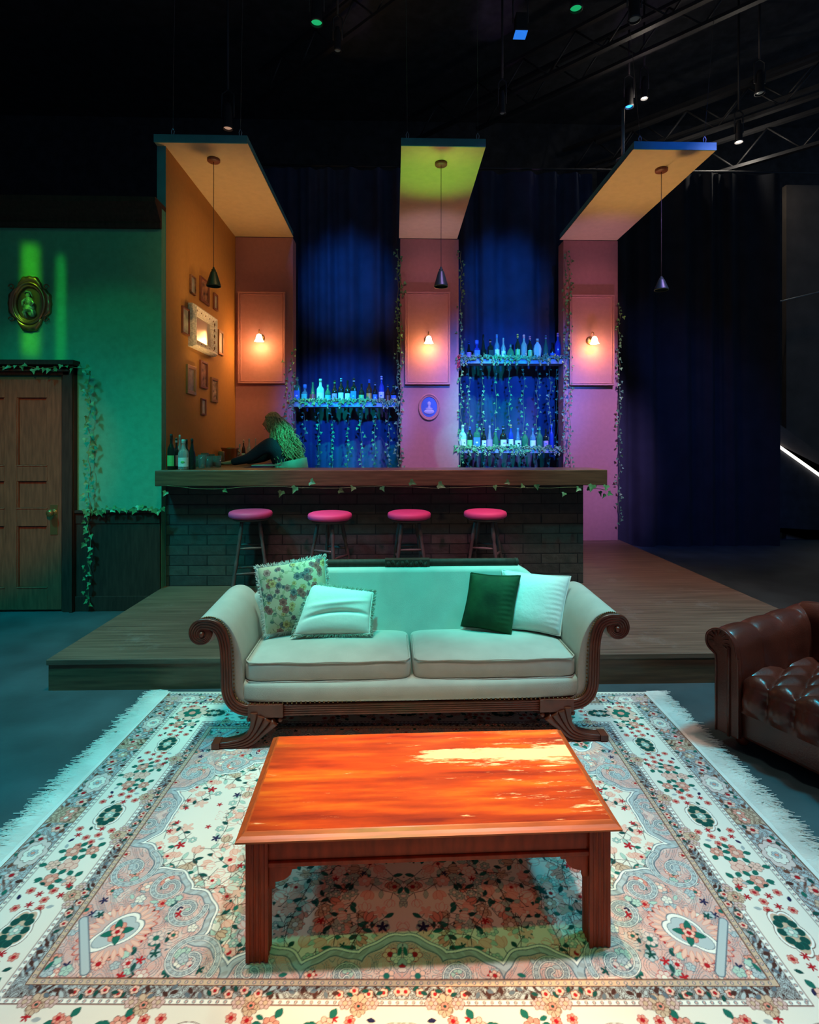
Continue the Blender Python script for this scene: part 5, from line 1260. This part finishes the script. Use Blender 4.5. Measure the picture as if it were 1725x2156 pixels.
# ------------------------------------------------------------------ scatter cushions
def cushion(name, label, cor, Ys, thick, m, puck=.02, fringe=None, img=None, ripple=None, folds=None, n=56):
    """cor: four corners TL TR BR BL in the picture, Ys their depths"""
    W = [atY(c[0], c[1], y) for c, y in zip(cor, Ys)]; C0 = sum(W, Vector())/4; C0.z = min(w.z for w in W)
    t = thing(name, label, 'cushion', C0, 0, 'scatter cushions on the pale sofa'); Q = [w-C0 for w in W]
    nm = ((Q[1]-Q[0]).cross(Q[3]-Q[0])).normalized()
    if nm.y > 0: nm = -nm
    def surf(u, v, s):
        p = (Q[0]*(1-u)+Q[1]*u)*(1-v)+(Q[3]*(1-u)+Q[2]*u)*v; c = sum(Q, Vector())/4
        a, b = 2*u-1, 2*v-1; pin = puck*((1-a*a)*abs(b)**3+(1-b*b)*abs(a)**3)*1.0; p = p+(c-p)*pin*2.0
        h = max(0, (1-abs(a)**3.0)*(1-abs(b)**3.0))**.55*thick*s
        if ripple and s > 0: h += ripple(a, b)*((1-a**4)*(1-b**4))
        if folds and s > 0: h += folds(a, b)
        return p+nm*h
    if img is None:
        f = MB(); f.grid(lambda u, v: surf(u, v, 1), n, n); f.grid(lambda u, v: surf(u, v, -1), n, n, flip=True); f.build('cover', m, t, fix=False)
    else:
        N_ = img.shape[0]; idx = np.arange(N_); P3 = np.array([surf(i/(N_-1), 1-j/(N_-1), 1)[:] for j in range(N_) for i in range(N_)])
        colour_grid('cover', img, idx, idx, lambda gx, gy: (P3[:, 0], P3[:, 1], P3[:, 2]), t, m)
        MB().grid(lambda u, v: surf(u, v, -1), 24, 24, flip=True).build('back_cover', M['cream'], t, fix=False)
    ed = MB(); loop = [surf(k/20, 0, 0) for k in range(20)]+[surf(1, k/20, 0) for k in range(20)]+[surf(1-k/20, 1, 0) for k in range(20)]+[surf(0, 1-k/20, 0) for k in range(21)]
    ed.tube(loop, .005, 6); ed.build('piping', m if img is None else M['cream'], t, fix=False)
    if fringe:
        g = MB(); c = sum(Q, Vector())/4; r_ = random.Random(2)
        for i in range(len(loop)-1):
            for k in range(16):
                p = loop[i].lerp(loop[i+1], r_.random()); d = (p-c).normalized(); e = p+d*r_.uniform(.012, .022)+Vector((r_.uniform(-.008, .008), r_.uniform(-.010, .010), r_.uniform(-.008, .008)))
                g.tube([p, p.lerp(e, .5)+Vector((0, -.003, 0)), e], [.0022, .002, .0008], 3, cap=False)
        tag(g.build('fringe', fringe, t, fix=False), kind='stuff')
    return t
# floral tapestry pattern
fc_ = Canvas(.46, .46, .0023, np.array(srgb(190, 180, 150)[:3])); rf = random.Random(21)
for i in range(26):
    x, y = rf.random()*.46, rf.random()*.46; a = rf.random()*6
    pts = [(x+.02*k*math.cos(a+k*.25), y+.02*k*math.sin(a+k*.25)) for k in range(7)]; fc_.path(pts, .004, np.array(srgb(110, 120, 95)[:3]))
    for p in pts[1:]: fc_.leaf(p[0], p[1], .03, .009, rf.random()*6, np.array(srgb(*rf.choice(((135, 150, 115), (165, 165, 130), (90, 110, 100))))[:3]), None)
for i in range(80):
    x, y = rf.random()*.46, rf.random()*.46; col, ln = rf.choice((((130, 100, 98), (95, 75, 80)), ((150, 98, 88), (115, 70, 66)), ((110, 115, 115), (60, 75, 80)), ((190, 170, 115), (140, 115, 75)), ((165, 130, 120), (115, 85, 80))))
    fc_.flower(x, y, rf.uniform(.012, .027), 6, np.array(srgb(*col)[:3]), np.array(srgb(*ln)[:3]), np.array(srgb(*ln)[:3]), rf.random()*6)
rp = lambda a, b: .0035*math.sin(b*38+2*math.sin(a*3))*max(0, a-.25)
cushion('floral_cushion', 'tapestry cushion with faded flowers and short fringe, leaning in the left corner of the sofa', [(541, 1196), (683, 1172), (700, 1322), (560, 1336)], [3.34, 3.44, 3.36, 3.25], .07, pattern_mat('tapestry', .9, .3, 400), .02, M['cream'], fc_.a[:200, :200])
def cf(a, b): return -.028*math.exp(-((b-.10-.28*a*a+.16*a)/.085)**2)*(1-a*a)+.012*math.exp(-((b+.25+.25*a)/.10)**2)*(1-a*a)
cushion('fringed_cushion', 'cream cushion edged with grey-green fringe, lying in front of the floral cushion', [(655, 1230), (787, 1246), (779, 1334), (618, 1337)], [3.34, 3.34, 3.21, 3.19], .055, M['cream'], .02, M['fringe2'], folds=cf)
cushion('green_cushion', 'dark green velvet cushion with a gathered edge, right half of the sofa', [(992, 1206), (1096, 1212), (1076, 1337), (971, 1318)], [3.40, 3.36, 3.23, 3.34], .06, M['greenv'], .03, ripple=rp)
cushion('white_cushion', 'white crushed velvet cushion with gathered edges, behind the green cushion by the arm', [(1058, 1200), (1202, 1214), (1180, 1339), (1060, 1322)], [3.47, 3.40, 3.23, 3.34], .065, M['white'], .03, ripple=rp)

# ================================================================== COFFEE TABLE
m, N, L, B = newmat('worn_orange_table_top'); M['tabletop'] = m
tc = N.new('ShaderNodeTexCoord'); mp = N.new('ShaderNodeMapping'); mp.inputs['Scale'].default_value = (1.0, 8, 8); L.new(tc.outputs['Object'], mp.inputs[0])
n1 = N.new('ShaderNodeTexNoise'); n1.inputs['Scale'].default_value = 2.2; n1.inputs['Detail'].default_value = 8; n1.inputs['Roughness'].default_value = .6; L.new(mp.outputs[0], n1.inputs[0])
r = N.new('ShaderNodeValToRGB'); e = r.color_ramp.elements; e[0].position = .28; e[0].color = (.24, .012, .001, 1); e[1].position = .72; e[1].color = (.85, .24, .012, 1); k = e.new(.5); k.color = (.62, .070, .003, 1)
L.new(n1.outputs[0], r.inputs[0])
# planks
sep = N.new('ShaderNodeSeparateXYZ'); L.new(tc.outputs['Object'], sep.inputs[0]); pm = N.new('ShaderNodeMath'); pm.operation = 'MULTIPLY'; pm.inputs[1].default_value = 9.5; L.new(sep.outputs['Y'], pm.inputs[0])
pf = N.new('ShaderNodeMath'); pf.operation = 'FLOOR'; L.new(pm.outputs[0], pf.inputs[0]); wn_ = N.new('ShaderNodeTexWhiteNoise'); wn_.noise_dimensions = '1D'; L.new(pf.outputs[0], wn_.inputs['W'])
hv = N.new('ShaderNodeHueSaturation'); mr = N.new('ShaderNodeMapRange'); mr.inputs['To Min'].default_value = .62; mr.inputs['To Max'].default_value = 1.15; L.new(wn_.outputs['Value'], mr.inputs['Value']); L.new(mr.outputs[0], hv.inputs['Value']); L.new(r.outputs[0], hv.inputs['Color'])
# worn pale patches, mostly towards the far right
mp2 = N.new('ShaderNodeMapping'); mp2.inputs['Scale'].default_value = (4.5, 30, 10); L.new(tc.outputs['Object'], mp2.inputs[0])
n2 = N.new('ShaderNodeTexNoise'); n2.inputs['Scale'].default_value = 1.6; n2.inputs['Detail'].default_value = 9; n2.inputs['Roughness'].default_value = .74; L.new(mp2.outputs[0], n2.inputs[0])
# mask: band along the table at local y=.14, growing to +x
def math_(op, a, b=None, cval=None):
    q = N.new('ShaderNodeMath'); q.operation = op
    (L.new(a, q.inputs[0]) if not isinstance(a, (int, float)) else setattr(q.inputs[0], 'default_value', a))
    if b is not None: (L.new(b, q.inputs[1]) if not isinstance(b, (int, float)) else setattr(q.inputs[1], 'default_value', b))
    return q.outputs[0]
dy = math_('SUBTRACT', sep.outputs['Y'], .105); dy2 = math_('MULTIPLY', dy, dy); band = math_('MULTIPLY', dy2, -420.0); band = math_('EXPONENT', band)
gx = N.new('ShaderNodeMapRange'); gx.interpolation_type = 'SMOOTHSTEP'; gx.inputs['From Min'].default_value = -.12; gx.inputs['From Max'].default_value = .05; L.new(sep.outputs['X'], gx.inputs['Value'])
g2_ = N.new('ShaderNodeMapRange'); g2_.inputs['From Min'].default_value = .05; g2_.inputs['From Max'].default_value = .6; g2_.inputs['To Max'].default_value = .10; L.new(sep.outputs['X'], g2_.inputs['Value'])
msk = math_('MULTIPLY', band, gx.outputs[0]); msk = math_('MULTIPLY', msk, .25); s1_ = math_('ADD', n2.outputs[0], msk); s1_ = math_('ADD', s1_, g2_.outputs[0])
rw_ = N.new('ShaderNodeValToRGB'); rw_.color_ramp.elements[0].position = .635; rw_.color_ramp.elements[1].position = .70; L.new(s1_, rw_.inputs[0])
mx = N.new('ShaderNodeMix'); mx.data_type = 'RGBA'; mx.inputs['B'].default_value = (.92, .60, .34, 1); L.new(rw_.outputs[0], mx.inputs['Factor']); L.new(hv.outputs[0], mx.inputs['A']); L.new(mx.outputs['Result'], B.inputs['Base Color'])
B.inputs['Roughness'].default_value = .38; B.inputs['Coat Weight'].default_value = .25; B.inputs['Coat Roughness'].default_value = .25
M['tableleg'] = mat('red_brown_varnish', (.23, .026, .007, 1), .42, var=.3, scale=9, stretch=(4, 4, 1), spec=.3)
M['tableedge'] = mat('orange_brown_edge', (.42, .085, .018, 1), .3, var=.25, scale=8, stretch=(1, 6, 6), coat=.35)
tb = thing('coffee_table', 'low orange-brown wooden coffee table with a worn top, standing on the patterned rug', 'coffee table', (.107, 1.968, 0), .022)
hw, hd_ = .582, .295; zt = .42
MB().box(-hw+.028, hw-.028, -hd_+.026, hd_-.026, zt-.022, zt).build('tabletop', M['tabletop'], tb)
ed = MB(); rings = [(.028, 0), (.022, -.0015), (.014, -.008), (.006, -.013), (.0, -.017), (.0, -.022), (.008, -.027), (.024, -.031), (.045, -.032)]
for (i_, z) in rings: ed.v += [(x*(hw-i_), y*(hd_-i_), zt+z) for x, y in ((-1, -1), (1, -1), (1, 1), (-1, 1))]
for i in range(len(rings)-1):
    for k in range(4): ed.face([i*4+k, i*4+(k+1) % 4, (i+1)*4+(k+1) % 4, (i+1)*4+k], 0)
ed.build('moulded_edge', M['tableedge'], tb)
for sx_ in (-1, 1):
    for sy_ in (-1, 1):
        h_ = .033; poly = []
        def side(p, q, nf=3):
            out = []; p = Vector(p); q = Vector(q); d = q-p; nn = Vector((d.y, -d.x)).normalized(); Ls = [0, .14]; 
            for f_ in range(nf):
                a = .16+f_*.24; out += [(a, 0), (a+.05, -.0035), (a+.12, -.0045), (a+.17, -.0035), (a+.22, 0)]
            return [tuple(p+d*t_+nn*o_) for t_, o_ in [(0, 0)]+out]
        c4 = [(-h_, -h_), (h_, -h_), (h_, h_), (-h_, h_)]
        for k in range(4): poly += side(c4[k], c4[(k+1) % 4])
        MB().prism(poly, lambda a, b, d: (a, b, d), .016, .388).build('leg', M['tableleg'], tb, loc=(sx_*(.582-.056), sy_*(.295-.068), 0))
for sy_ in (-1, 1):
    ap_ = MB(); y0 = sy_*(.295-.068+.02); ap_.box(-.495, .495, min(y0, y0-sy_*.018), max(y0, y0-sy_*.018), .312, .388); ap_.box(-.495, .495, min(y0+sy_*.007, y0-sy_*.018), max(y0+sy_*.007, y0-sy_*.018), .296, .310)
    ap_.build('apron', M['tableleg'], tb, bevel=.002)
    for sx_ in (-1, 1):
        br = MB(); ox = sx_*.493; P_ = [(0, 0), (0, -.072)]+[(.018+.0, -.072), (.018, -.052)]+[(.018+.052*math.sin(q), -.052+.0+.036*(1-math.cos(q))) for q in np.linspace(.2, PI/2, 7)]+[(.085, -.015), (.085, 0)]
        br.prism([(ox-sx_*a, .298+b) for a, b in P_], lambda a, b, d: (a, d, b), y0-sy_*.002, y0-sy_*.015); br.build('corner_bracket', M['tableleg'], tb)
for sx_ in (-1, 1):
    ap_ = MB(); x0 = sx_*(.582-.056+.012); ap_.box(min(x0, x0-sx_*.018), max(x0, x0-sx_*.018), -.2, .2, .300, .388); ap_.build('apron', M['tableleg'], tb, bevel=.002)

# ================================================================== LEATHER SOFA
ch = thing('leather_sofa', 'dark oxblood tufted leather sofa with rolled arms at the right edge of the picture', 'sofa', (1.685, 2.93, 0), -math.radians(66))
LL = 1.95
# local x: along the seat towards the viewer, local y: from front edge to back
MB().box(.03, LL-.03, .06, .80, .055, .215).build('base', M['leather'], ch, bevel=.02, seg=3)
sd_ = MB()
def seatf(u, v):
    x = .135+u*(LL-.27); s = v  # profile from under the front edge, up over the top, back
    if s < .30: q = s/.30; y = .035-.018*math.sin(q*PI); z = .20+q*.135
    elif s < .42: q = (s-.30)/.12; y = .035+.05*(1-math.cos(q*PI/2)); z = .335+.05*math.sin(q*PI/2)
    else: q = (s-.42)/.58; y = .085+q*.60; z = .385-.012*q
    # tufting: upright channels that open into diamonds further back
    px = (x-.135)/.128; f1 = abs((px+.5) % 1-.5)
    if s < .42: dd = f1
    else:
        q = ((s-.42)/.16) % 2; q = q if q < 1 else 2-q
        dd = abs(f1-.5*q)
    k = .036*(min(1, dd/.42)**.55-1)
    for (sb, off) in ((.20, 0), (.42, 0), (.58, .5), (.74, 0), (.90, .5)):
        db = math.hypot(abs((px+.5+off) % 1-.5), (s-sb)*2.2); k -= .014*math.exp(-(db/.09)**2)
    w_ = max(0, min(1, (s-.28)/.12)); z += (k+.014)*w_; y -= (k+.008)*(1-w_)*min(1, s/.08)
    return (x, y, z)
sd_.grid(seatf, 260, 110).build('tufted_seat', M['leather'], ch, fix=False)
def arm(x_out, sg, name):
    mb = MB()
    # cross-section in x(z), swept along y with channels
    prof = [(.135, .20), (.135, .40), (.13, .47), (.118, .53), (.09, .575), (.045, .597), (.0, .59), (-.035, .56), (-.045, .52), (-.03, .485), (.0, .465), (.012, .44), (.012, .3), (.012, .06)]
    sm_ = [p[:2] for p in smooth_open(prof, 4)]
    def fn(u, v):
        i = u*(len(sm_)-1); a = int(min(i, len(sm_)-2)); x, z = (sm_[a][k]+(sm_[a+1][k]-sm_[a][k])*(i-a) for k in (0, 1))
        y = .045+v*.80; ch_ = (v*4.0) % 1; bul = (abs(math.sin(PI*ch_)))**.45
        k = (bul-1)*.016*(1 if z > .40 or x > .05 else 0)+.004
        cx_, cz_ = .05, .42; d = Vector((x-cx_, 0, z-cz_)); d.normalize()
        z += .045*v*(1 if z > .3 else 0)*max(0, min(1, (z-.3)/.2))
        return (x_out+sg*(x+d.x*k), y, z+d.z*k)
    mb.grid(fn, 70, 90); mb.build(name, M['leather'], ch, fix=False)
    # front panel with piping and pleats
    fp = MB(); pl = [(p[0], p[1]) for p in sm_]+[(.135, .06)]
    fp.prism(pl, lambda a, b, d: (x_out+sg*a, d, b), .02, .05)
    fp.build('arm_front', M['leather'], ch, bevel=.006)
    pp = MB(); pp.tube([(x_out+sg*a, .018, b) for a, b in sm_[8:]], .006, 6); pp.tube([(x_out+sg*.085, .016, z) for z in (.06, .2, .35, .46, .52)], .008, 6)
    for k in range(9):
        q = -.6+k*.5; pp.tube([(x_out+sg*(.03+.03*math.cos(q)), .012, .535+.03*math.sin(q)), (x_out+sg*(.03+.062*math.cos(q)), .026, .535+.062*math.sin(q))], [.002, .006], 6)
    pp.build('piping', M['leather'], ch, fix=False)
arm(0, 1, 'rolled_arm'); arm(LL, -1, 'rolled_arm')
bb = MB()
def backf(u, v):
    x = .02+u*(LL-.04); prof = [(.66, .37), (.67, .45), (.67, .54), (.68, .61), (.72, .655), (.77, .665), (.82, .645), (.85, .60), (.845, .56), (.82, .53), (.81, .45), (.81, .25), (.81, .06)]
    sm2 = BK; i = v*(len(sm2)-1); a = int(min(i, len(sm2)-2)); y, z = (sm2[a][k]+(sm2[a+1][k]-sm2[a][k])*(i-a) for k in (0, 1))
    c_ = ((x-.02)/.2) % 1; k = ((abs(math.sin(PI*c_)))**.45-1)*.018
    d = Vector((0, y-.76, z-.45)); d.normalize(); return (x, y+d.y*k, z+d.z*k)
BK = [p[:2] for p in smooth_open([(.66, .37), (.67, .45), (.67, .54), (.68, .61), (.72, .655), (.77, .665), (.82, .645), (.85, .60), (.845, .56), (.82, .53), (.81, .45), (.81, .25), (.81, .06)], 4)]
bb.grid(backf, 200, 60); bb.build('backrest', M['leather'], ch, fix=False)
bnn = MB()
for i in range(0, 15):
    for (s, off) in ((.20, 0), (.42, 0), (.58, .5), (.74, 0), (.90, .5)):
        u = ((i+off)*.128)/(LL-.27)
        if 0 < u < 1: p = seatf(u, s); bnn.ball((p[0], p[1], p[2]), .009, 8)
bnn.build('seat_buttons', M['leather'], ch, fix=False)
for (x, y) in ((.09, .12), (LL-.09, .12), (.09, .72), (LL-.09, .72)):
    MB().lathe([(.022, 0), (.03, .012), (.033, .03), (.026, .045), (.034, .06)], (x, y, 0), 16).build('foot', M['tableleg'], ch)
# under-seat front border seam
MB().tube([(.14, .052, .205), (LL/2, .050, .203), (LL-.14, .052, .205)], .006, 6).build('welt', M['leather'], ch, fix=False)
